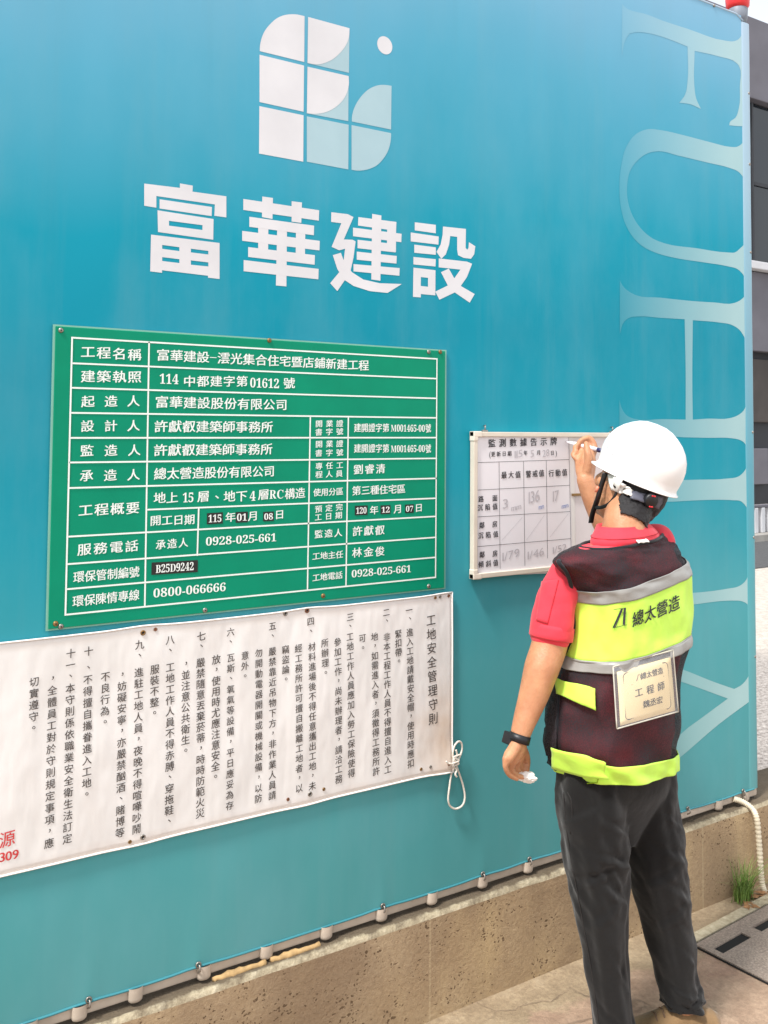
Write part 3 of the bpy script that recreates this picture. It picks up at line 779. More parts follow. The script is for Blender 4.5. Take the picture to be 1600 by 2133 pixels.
r('承造人', (178, 991), (275.5, 989), 24, wide=1.08); r('總太營造股份有限公司', (331, 987), (557.5, 982), 24)
r('工程概要', (176, 1062.5), (274, 1058), 25)
r('地上', (330, 1037), (356, 1036.5), 23); num(T, '15', (378, 1036), (400, 1035), 20); r('層', (421, 1034), (421, 1034), 23); r('、', (449, 1035), (449, 1035), 22); r('地下', (475, 1034), (500, 1033.5), 23)
num(T, '4', (517, 1033), (529, 1032), 20); r('層', (546, 1030), (546, 1030), 22); num(T, 'RC', (558, 1030), (587, 1028), 18); r('構造', (600.5, 1028.5), (622, 1027), 22)
r('開工日期', (321.5, 1084), (392, 1082), 21); r('年', (477, 1077), (477, 1077), 20); r('月', (524, 1074.5), (524, 1074.5), 20); r('日', (579, 1071.5), (579, 1071.5), 19)
r('服務電話', (173.5, 1144), (272, 1137), 24); r('承造人', (332, 1134), (379, 1130), 20, wide=1); num(T, '0928-025-661', (426, 1127), (572, 1118), 17)
r('環保管制編號', (162, 1201), (277, 1191), 23); r('環保陳情專線', (160.5, 1251), (277, 1239), 23); num(T, '0800-066666', (317, 1234), (467, 1221), 18)
for dy in (0, 42.3):
    r('開業證', (661, 883+dy), (704, 882.5+dy*.99), 14.5, wide=1.1); r('書字號', (660.5, 900.5+dy*1.03), (704, 899+dy*1.03), 14.5, wide=1.1)
    r('建開證字第', (741, 891.5+dy*1.01), (800, 891.5+dy*1.01), 18); num(T, 'M001465-00', (810.5, 892+dy*1.01), (881, 891.5+dy), 14.5); r('號', (888, 892.5+dy), (888, 892.5+dy), 18, wide=.75)
r('專任工', (661, 971), (704, 969), 14.5, wide=1.1); r('程人員', (661, 988.5), (703, 986.5), 14.5, wide=1.1); r('劉睿清', (743, 978), (789, 976.5), 20)
r('使用分區', (657, 1025.5), (704, 1023.5), 16); r('第三種住宅區', (739, 1022), (832, 1018.5), 19)
r('預定完', (660, 1060), (703, 1056), 14.5, wide=1.1); r('工日期', (659.5, 1077), (702, 1073), 14.5, wide=1.1)
r('年', (775.5, 1062.5), (775.5, 1062), 18); r('月', (825, 1060), (825, 1060), 18); r('日', (868.5, 1057.5), (868.5, 1057.5), 17)
r('監造人', (660.5, 1112), (701, 1109.5), 17, wide=1.1); r('許獻叡', (741, 1106), (787.5, 1104), 20)
r('工地主任', (655, 1158), (703.5, 1154.5), 15.5); r('林金俊', (740, 1150.5), (787.5, 1148), 20)
r('工地電話', (655, 1202.5), (702.5, 1197.5), 15.5); num(T, '0928-025-661', (729, 1193), (852, 1184.5), 15)
T.mb.build('lettering', M_SIGNW, GB)
for (x0, yl, x1, yr, h, txt) in ((428, 1080, 461, 1078, 23, '115'), (488, 1077, 513, 1076, 22, '01'), (545, 1075.5, 567, 1074.5, 19.5, '08'), (313, 1183.5, 409, 1178, 25, 'B25D9242'),
                                 (735.5, 1063, 762, 1062, 19.5, '120'), (789, 1061.5, 809.5, 1060.5, 18, '12'), (840, 1059.5, 858, 1058.5, 17.5, '07')):
    mb = MB(); a = on_y(x0, yl); b = on_y(x1, yr); hh_ = h*upm((x0+x1)/2)/2
    mb.add([(a.x, YG-.0004, a.z-hh_), (b.x, YG-.0004, b.z-hh_), (b.x, YG-.0004, b.z+hh_), (a.x, YG-.0004, a.z+hh_)], [(0, 1, 2, 3)])
    T = Text(wall_map(YG-.0008)); in_ = (x1-x0)*.09
    num(T, txt, (x0+in_, yl), (x1-in_, yr), h*.68)
    mb.add(T.mb.v, T.mb.f, 1); mb.build('date_sticker' if len(txt) < 4 else 'code_sticker', [M_BLACKST, M_SIGNW], GB)
def screw(par, px, py, Y, rad, mat_, name='screw'):
    q = on_y(px, py, Y); mb = MB()
    mb.tube([(q.x, Y, q.z), (q.x, Y-.0012, q.z), (q.x, Y-.003, q.z), (q.x, Y-.0035, q.z)], [rad*1.5, rad*1.5, rad, rad*.4], 12)
    mb.tube([(q.x, Y-.0036, q.z), (q.x, Y-.0039, q.z)], rad*.45, 8, 1)
    sm(mb.build(name, [mat_, M_BLACKPL], par))
for i, (px, py) in enumerate(((127, 688), (561, 709), (893, 733), (917, 733), (893, 1221), (673, 1241), (427, 1271), (116, 1299), (127, 1305))):
    screw(GB, px, py, -.009, .0042, M_BRASS if i % 2 else M_SCREW)

# ================================================================== RULES BANNER
RB = thing('rules_banner', 'long white vinyl banner of site safety rules in vertical black columns', 'banner', (1.0, -.004, .667))
bxl, bxr = on_y(0, 1600).x-.45, 1.690
bz0, bz1 = .667, 1.187
def ban_y(x, z):
    """slack cloth: bellies out a little between its eyelets"""
    t = (z-bz0)/(bz1-bz0)
    y = -.0050-.004*math.sin(math.pi*min(max(t, 0), 1))*(.6+.4*noise.noise((x*3, z*2, 1)))
    y -= .0020*noise.noise((x*6+z*3, z*5, 7))+.002
    d = math.hypot((x-1.69)*1.0, (z-bz0)*1.2); y -= .010*math.exp(-(d/.07)**2)
    return y
def ban_edge(x, top):
    e = 0
    for hx in BHX: e += math.exp(-((x-hx)/.06)**2)
    return (bz1-.004+.004*min(e, 1)) if top else (bz0+.003-.003*min(e, 1))
BHX = [on_y(298, 1318).x, on_y(640, 1272).x, on_y(930, 1240).x, .3]
nx, nz = 150, 36
mb = MB(); rows = []
for k in range(nz+1):
    rr = []
    for i in range(nx+1):
        x = bxl+(bxr-bxl)*i/nx; a, b = ban_edge(x, 0), ban_edge(x, 1); z = a+(b-a)*k/nz
        rr.append((x, ban_y(x, z), z))
    rows.append(rr)
mb.grid(rows); o = mb.build('cloth', M_BANNER, RB, True)
mo = o.modifiers.new('t', 'SOLIDIFY'); mo.thickness = .0012; mo.offset = -1
mb = MB()
P = [(bxl+(bxr-bxl)*i/60, ban_y(bxl+(bxr-bxl)*i/60, ban_edge(bxl+(bxr-bxl)*i/60, 1))-.001, ban_edge(bxl+(bxr-bxl)*i/60, 1)) for i in range(61)]
mb.tube(P, .0022, 6)
P = [(bxr, ban_y(bxr, bz1+(bz0-bz1)*i/30)-.001, bz1+(bz0-bz1)*i/30) for i in range(31)]; mb.tube(P, .0022, 6)
P = [(bxl+(bxr-bxl)*i/60, ban_y(bxl+(bxr-bxl)*i/60, ban_edge(bxl+(bxr-bxl)*i/60, 0))-.001, ban_edge(bxl+(bxr-bxl)*i/60, 0)) for i in range(61)]; mb.tube(P, .0022, 6)
sm(mb.build('hem', simple('white welded hem', (240, 236, 232), .5, .04, 20), RB))
ban_map = lambda x, z: (x, ban_y(x, z)-.0012, z)
T = Text(ban_map)
YB = -.0085
def vcol(txt, xa, ya, xb, yb, h=19.5, wgt=W_BIG):
    a = on_y(xa, ya, YB); b = on_y(xb, yb, YB); n = len(txt); hm = h*upm((xa+xb)/2)
    for i, ch in enumerate(txt):
        t = i/(n-1) if n > 1 else 0; q = a.lerp(b, t)
        s = 1.0
        ox = oz = 0
        if ch in '、，。': ox, oz = .05*hm, .1*hm
        T.put(ch, q.x+ox, q.z+oz, hm*.98*s, hm*s, wgt, KAI_SHEAR if ch not in '、，。' else 0)
zA = lambda x, y: (x/3.2, 1300+y/3.2)
zB = lambda x, y: (460+x/3.077, 1220+y/3.077)
def VA(t, xa, ya, xb, yb, h=18): vcol(t, *zA(xa, ya), *zA(xb, yb), h)
def VB(t, xa, ya, xb, yb, h=16): vcol(t, *zB(xa, ya), *zB(xb, yb), h)
VB('工地安全管理守則', 1347, 222, 1359, 852, 22)
VB('一、', 1207, 158, 1211, 214); VB('進入工地請戴安全帽，使用時應扣', 1211, 300, 1217, 1140); VB('緊扣帶。', 1137, 310, 1139, 487)
VB('二、', 1061, 172, 1063, 228); VB('非本工程工作人員不得擅自進入工', 1064, 330, 1070, 1178); VB('地，如需進入者，須徵得工務所許', 985, 328, 995, 1190); VB('可。', 907, 338, 909, 402)
VB('三、', 830, 202, 828, 262); VB('工地工作人員應加入勞工保險使得', 828, 328, 838, 1203); VB('參加工作，尚未辦理者，請洽工務', 748, 362, 757, 1242); VB('所辦理。', 666, 368, 668, 560)
VB('四、', 577, 230, 577, 294); VB('材料進場後不得任意攜出工地，未', 583, 392, 587, 1285); VB('經工務所許可擅自搬離工地者，以', 497, 402, 502, 1300); VB('竊盜論。', 414, 410, 415, 602)
VB('五、', 332, 260, 331, 324); VB('嚴禁靠近吊物下方，非作業人員請', 330, 422, 329, 1345); VB('勿開動電器開關或機械設備，以防', 243, 432, 240, 1365); VB('意外。', 155, 448, 152, 582)
VB('六、', 63, 297, 61, 362); VB('瓦斯、氧氣等設備，平日應妥為存', 63, 462, 57, 1410)
VA('放，使用時尤應注意安全。', 1441, 237, 1434, 1020); VA('七、', 1343, 82, 1341, 150); VA('嚴禁隨意丟棄菸蒂，時時防範火災', 1337, 258, 1334, 1262)
VA('，並注意公共衛生。', 1238, 268, 1234, 845); VA('八、', 1135, 106, 1133, 178); VA('工地工作人員不得赤膊、穿拖鞋、', 1134, 288, 1127, 1318); VA('服裝不整。', 1031, 302, 1027, 595)
VA('九、', 931, 138, 929, 212); VA('進駐工地人員，夜晚不得喧嘩吵鬧', 925, 322, 911, 1368); VA('，妨礙安寧，亦嚴禁酗酒、賭博等', 814, 340, 800, 1392); VA('不良行為。', 703, 352, 697, 655)
VA('十、', 592, 182, 588, 294); VA('不得擅自攜眷進入工地。', 586, 372, 575, 1136); VA('十一、', 473, 197, 468, 350); VA('本守則係依職業安全衛生法訂定', 468, 428, 449, 1432)
VA('，全體員工對於守則規定事項，應', 350, 365, 327, 1462); VA('切實遵守。', 228, 385, 222, 695)
T.mb.build('lettering', M_INK, RB)
T = Text(ban_map)
q = on_y(15, 1748, YB); T.put('源', q.x, q.z, .031, .033, W_BIG)
a = on_y(-2, 1786, YB); b = on_y(39, 1779, YB); T.latin('309', (a.x+b.x)/2, (a.z+b.z)/2, b.x-a.x-.002, .020, W_NUM); T.latin('309', (a.x+b.x)/2+.0012, (a.z+b.z)/2, b.x-a.x-.002, .0202, W_NUM)
T.mb.build('red_lettering', M_REDINK, RB)
for i, (px, py) in enumerate(((935, 1241), (917, 1243), (907, 1245), (640, 1272), (595, 1278), (298, 1318), (324, 1311), (896, 1597), (877, 1602), (932, 1590), (646, 1654), (675, 1644), (600, 1665), (298, 1744), (271, 1754))):
    q = on_y(px, py, -.008); y = ban_y(q.x, q.z)-.001
    ms_ = (M_RUST, M_SCREW, M_BRASS)[i % 3]; rad = .0048 if i in (3, 4, 5, 10, 13) else .0034
    mb = MB(); mb.tube([(q.x+rad*math.cos(k*math.pi/6), y, q.z+rad*math.sin(k*math.pi/6)) for k in range(12)], rad*.42, 6, closed=True)
    mb.tube([(q.x, y+.0005, q.z), (q.x, y-.0002, q.z)], rad*.8, 10, 1)
    sm(mb.build('eyelet', [ms_, M_BLACKPL if i in (3, 4, 5, 10, 13) else ms_], RB))
# rope at the corner
mb = MB()
def rp(pts, Y): return [Vector((q.x, Y+.0015*math.sin(i*1.7), q.z)) for i, q in enumerate(on_y(a_, b_, Y) for a_, b_ in pts)]
def smoothpts(P, sub=6, closed=False):
    n = len(P); out = []
    for i in range(n if closed else n-1):
        p0 = P[(i-1) % n] if closed else P[max(i-1, 0)]; p1 = P[i]; p2 = P[(i+1) % n]; p3 = P[(i+2) % n] if closed else P[min(i+2, n-1)]
        for k in range(sub):
            t = k/sub; out.append(.5*(2*p1+(p2-p0)*t+(2*p0-5*p1+4*p2-p3)*t*t+(3*p1-p0-3*p2+p3)*t**3))
    if not closed: out.append(P[-1])
    return out
YR = -.016
mb.tube(smoothpts(rp([(947, 1594), (941, 1612), (936, 1640), (933, 1664), (938, 1679), (950, 1685), (963, 1677), (968, 1660), (965, 1636), (957, 1612), (950, 1594)], YR)), .0029, 8)
mb.tube(smoothpts(rp([(949, 1592), (944, 1575), (946, 1556), (953, 1545), (961, 1547), (963, 1560), (958, 1574), (951, 1588)], YR-.003)), .0029, 8)
mb.tube(smoothpts(rp([(950, 1562), (953, 1575), (945, 1583), (955, 1590), (944, 1597), (952, 1603), (948, 1612), (951, 1618)], YR-.006)), .0029, 8)
mb.tube(smoothpts(rp([(958, 1572), (946, 1578), (956, 1584), (943, 1590), (934, 1590), (930, 1586)], YR-.007)), .0027, 8)
o = sm(mb.build('rope_loop', M_ROPE)); tag(o, 'knotted loop of white rope hanging at the white banner corner', 'rope')

# ================================================================== WHITEBOARD
WBD = thing('whiteboard', 'small framed whiteboard with a ruled monitoring data sheet on the tarpaulin', 'whiteboard', (2.06, -.012, 1.22))
wx0 = 1.758; wx1 = wx0+.62; wz0, wz1 = 1.222, 1.662
mb = MB(); mb.box((wx0+.008, -.016, wz0+.008), (wx1-.008, -.006, wz1-.008)); mb.build('board', M_WB, WBD)
mb = MB(); fw = .0145
for a, b in (((wx0, wz1-fw), (wx1, wz1)), ((wx0, wz0), (wx1, wz0+fw)), ((wx0, wz0+fw), (wx0+fw, wz1-fw)), ((wx1-fw, wz0+fw), (wx1, wz1-fw))):
    mb.box((a[0], -.024, a[1]), (b[0], -.004, b[1]), 0, .002)
mb.build('frame', M_WBF, WBD)
for cx, cz in ((wx0, wz1), (wx1, wz1), (wx0, wz0), (wx1, wz0)):
    mb = MB(); sx = .030; 
    xa, xb = (cx-.002, cx+sx) if cx == wx0 else (cx-sx, cx+.002); za, zb = (cz-.028, cz+.002) if cz == wz1 else (cz-.002, cz+.028)
    fx = (xa, xa+fw+.003) if cx == wx0 else (xb-fw-.003, xb)
    fz = (zb-fw-.003, zb) if cz == wz1 else (za, za+fw+.003)
    L_ = [(xa, za), (xb, za), (xb, zb), (xa, zb)]
    mb.box((xa, -.026, fz[0]), (xb, -.003, fz[1]), 0, .003); mb.box((fx[0], -.0257, za), (fx[1], -.0033, zb), 0, .003)
    mb.build('corner_cap', simple('cream corner plastic', (222, 212, 196), .5), WBD)
for px, py in ((1003, 896), (1268, 893)):
    q = on_y(px, py); mb = MB(); x = q.x
    mb.box((x-.010, -.02, wz1-.002), (x+.010, -.012, wz1+.006), 0, .001)
    mb.tube([(x, -.016, wz1+.004), (x, -.018, wz1+.014), (x+.004, -.014, wz1+.020), (x+.006, -.004, wz1+.018)], .0022, 8)
    sm(mb.build('hanging_hook', M_SCREW, WBD))
YW = -.0164
pc = [on_y(*p, YW) for p in ((991, 911), (1186, 907), (1192, 1150), (1190, 1192), (996, 1201))]
mb = MB(); mb.add([(p.x, YW, p.z) for p in pc][::-1], [tuple(range(5))]); o = mb.build('data_sheet', M_PAPER, WBD); 
pc = [on_y(*p, YW+.0002) for p in ((1196, 916), (1290, 914), (1290, 1180), (1200, 1186))]
mb = MB(); mb.add([(p.x, YW-.00025, p.z) for p in pc][::-1], [(0, 1, 2, 3)]); mb.build('blank_sheet', simple('blank taped paper', (214, 206, 206), .6, .03, 8), WBD)
zW = lambda x, y: (950+x/4.571, 850+y/4.571)
mb = MB()
def wl(segs, wd, m=0, Y=YW-.0006):
    for k, (p, q) in enumerate(segs):
        a = on_y(*zW(*p), YW); b = on_y(*zW(*q), YW); d = (b-a).normalized(); n = Vector((-d.z, 0, d.x))*wd/2
        mb.add([(v.x, Y-.00012*(k % 5), v.z) for v in (a-n, b-n, b+n, a+n)], [(0, 1, 2, 3)], m)
wl([((185, 520), (1075, 490)), ((188, 782), (1080, 735)), ((192, 1037), (1086, 985)), ((196, 1320), (1090, 1243)), ((408, 513), (418, 1530)), ((642, 508), (655, 1503)), ((858, 500), (870, 1430)), ((1072, 280), (1094, 1330))], .0013)
wl([((435, 1260), (630, 1040)), ((670, 1255), (840, 1020)), ((893, 1228), (1068, 1005))], .0011, 1)
mb.build('ruled_lines', [M_INK2, M_PENCIL], WBD)
T = Text(wall_map(YW-.0012))
def wr(t, a, b, h, wgt=W_CJK, m=0, wide=None): 
    p, q = zW(*a), zW(*b); pa = on_y(*p, YW); pb = on_y(*q, YW); n = len(t); hm = h*upm(p[0])
    for i, ch in enumerate(t):
        c_ = pa.lerp(pb, i/(n-1) if n > 1 else 0); T.put(ch, c_.x, c_.z, hm*(wide or 1), hm, wgt, KAI_SHEAR, m)
def wn(t, a, b, h, m=0):
    p, q = on_y(*zW(*a), YW), on_y(*zW(*b), YW); T.latin(t, (p.x+q.x)/2, (p.z+q.z)/2, q.x-p.x, h*upm(1080), W_NUM, m, .15)
wr('監測數據告示牌', (340, 336), (928, 318), 16, wide=1.1)
wr('更新日期', (352, 440), (508, 434), 10); wr('年', (660, 428), (660, 428), 9.5); wr('月', (785, 425), (785, 425), 9.5); wr('日', (915, 428), (915, 428), 9)
wn('(', (315, 440), (328, 438), 11); wn(')', (945, 428), (958, 427), 11)
wn('115', (556, 440), (632, 432), 15, 1); wn('5', (708, 435), (742, 432), 15, 1); wn('28', (822, 432), (886, 425), 15, 1)
wr('最大值', (455, 640), (588, 634), 13.5); wr('警戒值', (688, 630), (812, 622), 13.5); wr('行動值', (905, 622), (1032, 614), 13.5)
wr('路面', (236, 868), (368, 858), 12.5); wr('沉陷值', (228, 950), (370, 938), 12.5)
wr('鄰房', (244, 1118), (368, 1105), 12.5); wr('沉陷值', (234, 1215), (376, 1202), 12.5)
wr('鄰房', (246, 1398), (370, 1385), 12.5); wr('傾斜值', (236, 1490), (376, 1474), 12.5)
wn('3', (445, 912), (492, 908), 19, 1); wn('mm', (525, 955), (618, 948), 8, 1); wn('136', (690, 845), (795, 836), 24, 1); wn('mm', (785, 948), (835, 943), 7, 2); wn('17', (920, 840), (978, 830), 22, 1); wn('mm', (1005, 940), (1068, 932), 7, 2)
wn('1/79', (440, 1405), (600, 1385), 17, 1); wn('1/46', (680, 1395), (835, 1370), 16, 1); wn('1/52', (920, 1350), (1050, 1325), 14, 1)
for nm_, sel in (('printed_text', (0,)), ('handwriting', (1, 2))):
    mb = MB(); mb.v = T.mb.v; keepf = [(f, k) for f, k in zip(T.mb.f, T.mb.m) if k in sel]; used = {}
    vs_ = []; fs_ = []
    for f, k in keepf:
        for i in f:
            if i not in used: used[i] = len(vs_); vs_.append(T.mb.v[i])
        fs_.append((tuple(used[i] for i in f), k))
    mb = MB(); mb.v = vs_; mb.f = [f for f, k in fs_]; mb.m = [k for f, k in fs_]
    mb.build(nm_, [M_INK2, M_PENCIL, M_BLUEINK], WBD)
mb = MB(); a = on_y(*zW(1100, 826), YW); b = on_y(*zW(1195, 815), YW)
mb.box((a.x, YW-.006, a.z-.004), (b.x, YW-.0005, a.z+.004), 0, .001); mb.build('clip', M_BRASS, WBD)

# ================================================================== ACROSS THE STREET
YBd = 11.5
BD = thing('office_building', 'dark grey building with glass storeys across the street behind the hoarding', 'building', (16, YBd, 0))
bz = lambda py: on_y(1585, py, YBd).z
bx0, bx1 = 8.0, 34.0
zr = bz(58)
mb = MB(); mb.box((bx0, YBd, 0), (bx1, YBd+9, zr-.02)); mb.build('body', M_BDARK, BD)
mb = MB(); mb.box((bx0-.1, YBd-.25, bz(222)), (bx1+.1, YBd-.004, zr), 0, .02); mb.build('parapet', M_BGREY, BD)
mb = MB(); mb.box((bx0-.1, YBd-.25, bz(735)), (bx1+.1, YBd-.004, bz(574)), 0, .02); mb.build('spandrel', M_BGREY, BD)
mb = MB(); mb.box((bx0-.15, YBd-.45, bz(572)), (bx1+.15, YBd-.004, bz(556)), 0, .02); mb.build('white_ledge', M_BWHITE, BD)
mb = MB(); mb.box((bx0, YBd-.12, bz(880)), (bx1, YBd-.004, bz(750)), 0, .02); mb.build('brown_panel', simple('brown grey cladding', (62, 56, 54), .7, .2, 2), BD)
wsp = 1.55; x = bx0+.2
while x < bx1-.2:
    mb = MB(); mb.box((x+.04, YBd-.06, bz(552)), (x+wsp-.04, YBd-.002, bz(226))); wn_ = mb.build('window', M_GLASSDK, BD)
    mb = MB()
    mb.box((x-.03, YBd-.14, bz(552)), (x+.03, YBd-.061, bz(226))); mb.box((x+.04, YBd-.10, bz(392)), (x+wsp-.04, YBd-.061, bz(385)))
    mb.build('mullion', M_BDARK, wn_); x += wsp
x = bx0+.1
while x < bx1-1.2:
    mb = MB(); mb.box((x+.03, YBd-.10, bz(1008)), (x+.95, YBd-.003, bz(934)), 0, .015); mb.build('shutter', M_BGREY, BD); x += 1.05
mb = MB()
x = 8.0; k = 0
FR = thing('railing', 'low pale railing of stubby posts along the far kerb', 'railing', (14, 6.95, .11))
while x < 30:
    mb = MB(); mb.box((x, 6.9, .11), (x+.085, 6.99, .50), 0, .01); mb.build('post', M_BWHITE, FR); x += .17 if x < 17 else .4
mb = MB(); mb.box((8.0, 6.9, .50), (30, 6.99, .545), 0, .01); mb.build('rail', M_BGREY, FR)

# conduit, weed, dry leaves at the plinth
YP = -.066
P = smoothpts([on_y(a_, b_, y_) for a_, b_, y_ in ((1528, 1664, .0), (1548, 1671, -.02), (1566, 1684, -.045), (1576, 1704, YP), (1581, 1752, YP), (1584, 1800, YP), (1587, 1838, YP), (1594, 1860, YP-.01), (1602, 1876, YP-.02), (1620, 1890, YP-.03))], 16)
mb = MB(); mb.tube(P, [.0098+.0018*math.sin(i*2.2) for i in range(len(P))], 12); o = sm(mb.build('corrugated_conduit', M_PIPE))
tag(o, 'white corrugated conduit bending down the tan wall at the hoarding corner', 'pipe')
base = on_y(1548, 1872, -.075); base.z = 0
mb = MB(); rnd = random.Random(3)
for i in range(125):
    an = rnd.uniform(0, 2*math.pi); ln = rnd.uniform(.07, .19); lean = rnd.uniform(.15, 1.0); p = base+Vector((rnd.gauss(0, .022), rnd.gauss(0, .012), 0))
    d = Vector((math.cos(an), math.sin(an)*.6-.25, 0)); wv = Vector((-d.y, d.x, 0)).normalized()*.0021
    pts = []
    for k in range(5):
        t = k/4; pts.append(p+d*(ln*lean*t*t)+Vector((0, 0, ln*(t-.35*lean*t*t))))
    vs = []
    for k, q in enumerate(pts): ww = wv*(1-.9*k/4); vs += [q-ww, q+ww]
    mb.add(vs, [(2*k, 2*k+1, 2*k+3, 2*k+2) for k in range(4)])
o = mb.build('grass_tuft', M_GRASS); tag(o, 'small green grass tuft growing at the foot of the tan wall', 'weed')
mb = MB()
for i in range(26):
    p = base+Vector((rnd.uniform(-.06, .16), rnd.uniform(-.07, .0), .004+rnd.random()*.012)); an = rnd.uniform(0, 6.28); l_ = rnd.uniform(.012, .03)
    d = Vector((math.cos(an), math.sin(an), rnd.uniform(-.3, .3)))*l_; e = Vector((-d.y, d.x, rnd.uniform(-.006, .006)))*.35
    mb.add([p-d, p+e, p+d, p-e], [(0, 1, 2, 3)])
o = mb.build('leaf_litter', M_DRY); tag(o, 'dry brown leaf litter under the grass tuft', 'leaves', kind='stuff')

# ================================================================== PERSON
PY = -.44
PR = thing('person', 'worker in white hard hat, red polo and lime safety vest writing on the whiteboard', 'person', (2.0, -.47, 0))
TY = R(8)
RT = Vector((math.cos(TY), math.sin(TY), 0)); FT = Vector((-math.sin(TY), math.cos(TY), 0))
LAT = Vector((RGT.x, RGT.y, 0)).normalized(); FH_ = Vector((FWD.x, FWD.y, 0)).normalized()
def depth(p): return (p-CAM).dot(FWD)
def zat(py, t): return CAM.z+FWD.z*t-(py-PCY)/FPX*t*UPV.z
class Ring:
    def __init__(s, pl, pr, yl, yr, b, Y=PY):
        c = on_y((pl+pr)/2, (yl+yr)/2, Y); h = (pr-pl)/2*depth(c)/FPX
        a = math.sqrt(max(h*h-(b*FT.dot(LAT))**2, .0004))/abs(RT.dot(LAT))
        s.c, s.a, s.b = c, a, b
        L_ = c-RT*a; R_ = c+RT*a
        zl = zat(yl, depth(L_)); zr_ = zat(yr, depth(R_)); s.c = Vector((c.x, c.y, (zl+zr_)/2)); s.k = (zr_-zl)/(2*a)
def lerp_rings(rs, v):
    n = len(rs); v = min(max(v, 0), n-1-1e-6); i = int(v); t = v-i
    def cr(f):
        p0, p1, p2, p3 = (f(rs[min(max(j, 0), n-1)]) for j in (i-1, i, i+1, i+2))
        return .5*(2*p1+(p2-p0)*t+(2*p0-5*p1+4*p2-p3)*t*t+(3*p1-p0-3*p2+p3)*t**3)
    return cr(lambda r: r.c), cr(lambda r: r.a), cr(lambda r: r.b), cr(lambda r: r.k)
def ring_pt(rs, th, v, off=0.0, n=2.5, folds=None):
    c, a, b, k = lerp_rings(rs, v)
    cs, sn = math.cos(th), math.sin(th)
    ex = 2/n
    x = (abs(cs)**ex)*(1 if cs > 0 else -1); y = (abs(sn)**ex)*(1 if sn > 0 else -1)
    d = off+(folds(th, v) if folds else 0)
    x *= a+d; y *= b+d
    return c+RT*x+FT*y+Vector((0, 0, k*x))
VR = [Ring(1150, 1411, 1614, 1572, .132), Ring(1137, 1414, 1560, 1526, .134), Ring(1146, 1424, 1480, 1438, .128), Ring(1163, 1442, 1393, 1313, .122),
      Ring(1174, 1450, 1330, 1266, .118), Ring(1177, 1446, 1252, 1173, .114), Ring(1170, 1434, 1222, 1146, .108), Ring(1156, 1428, 1190, 1126, .098),
      Ring(1146, 1417, 1166, 1114, .083), Ring(1180, 1398, 1146, 1106, .071), Ring(1215, 1383, 1138, 1106, .064)]
def vfold(th, v):
    p = Vector((math.cos(th)*1.6, math.sin(th)*1.6, v*.55))
    f = .007*noise.noise(p*1.3)+.004*noise.noise(p*3.1+Vector((3, 1, 2)))
    if v < 3.3: f += .004*math.sin(th*9+v*1.7+2*noise.noise(p))*(1-v/3.3)+.010*noise.noise(Vector((th*1.7, v*1.5, 4)))*min(1, v)
    f += .0035*noise.noise(Vector((th*3.2+v*1.4, v*.9, 8)))
    f += .012*math.exp(-((th-math.pi)/.5)**2)*math.exp(-((v-7.6)/1.0)**2)
    return f
def VS(th, v, off=0.0): return ring_pt(VR, th, v, off, 2.45, vfold)
def tube_grid(f, thetas, vs, closed):
    mb = MB(); mb.grid([[f(t, v) for t in thetas] for v in vs], 0, closed); return mb
NT_ = 120
full = [2*math.pi*i/NT_ for i in range(NT_)]
nv = 110
mb = tube_grid(lambda t, v: VS(t, v), full, [10*i/nv for i in range(nv+1)], True)
VEST = mb.build('safety_vest', M_MESH, PR, True); fix_normals(VEST)
vb = BVHTree.FromPolygons([Vector(v) for v in mb.v], mb.f)
# polo shirt: torso just inside the vest, both sleeves
SL = VS(math.pi, 6.9, -.060)+FT*.044; SR = VS(0.0, 7.3, -.05)
mb = MB()
mb.grid([[ring_pt(VR, t, v, -.013, 2.45, lambda a_, b_: min(vfold(a_, b_), .5*vfold(a_, b_)+.006*noise.noise(Vector((a_*2.2, b_*1.3, 11))))) for t in full] for v in [.4+9.5*i/60 for i in range(61)]], 0, True)
n0 = len(mb.v)-NT_; mb.f.append(tuple(range(n0, n0+NT_))); mb.f.append(tuple(range(NT_))[::-1]); mb.m += [0, 0]
AY = SL.y
ELB_R = on_y(1296, 1182, -.205); WR_R = on_y(1219, 1000, -.128)
A = [on_y(1161, 1248, AY), on_y(1153, 1290, AY), on_y(1149, 1318, AY)]
mb.chain([SL, A[0], A[1], A[2]], [.043, .053, .0555, .0555], 28, 8)
mb.chain([SR, SR.lerp(ELB_R, .35), SR.lerp(ELB_R, .62)], [.058, .062, .060], 24, 6)
SHIRT = remesh(mb.build('polo_shirt', M_RED, PR), .0055, 3)
me = SHIRT.data
for vtx in me.vertices:
    p = vtx.co; f = .0045*noise.noise(p*14)+.0022*noise.noise(p*34)
    vtx.co = p+vtx.normal*f
sb = BVHTree.FromPolygons([v.co.copy() for v in me.vertices], [tuple(p.vertices) for p in me.polygons])
def cast(px, py, off=.003, tree=vb):
    d = ray(px, py).normalized(); hit, nrm, i, di = tree.ray_cast(CAM, d)
    if hit is None:
        hit, nrm, i, di = tree.find_nearest(CAM+d*2.65)
    if nrm.dot(d) > 0: nrm = -nrm
    return hit+nrm*off
def quad_px(q, nu, nv_, off, tree=vb):
    (ax, ay), (bx_, by_), (cx, cy), (dx_, dy_) = q; rows = []
    for j in range(nv_+1):
        t = j/nv_; r_ = []
        for i in range(nu+1):
            s = i/nu
            x = (ax*(1-s)+bx_*s)*(1-t)+(dx_*(1-s)+cx*s)*t; y = (ay*(1-s)+by_*s)*(1-t)+(dy_*(1-s)+cy*s)*t
            r_.append(cast(x, y, off, tree))
        rows.append(r_)
    return rows
def thick(o, t):
    m_ = o.modifiers.new('t', 'SOLIDIFY'); m_.thickness = t; m_.offset = -1; return o
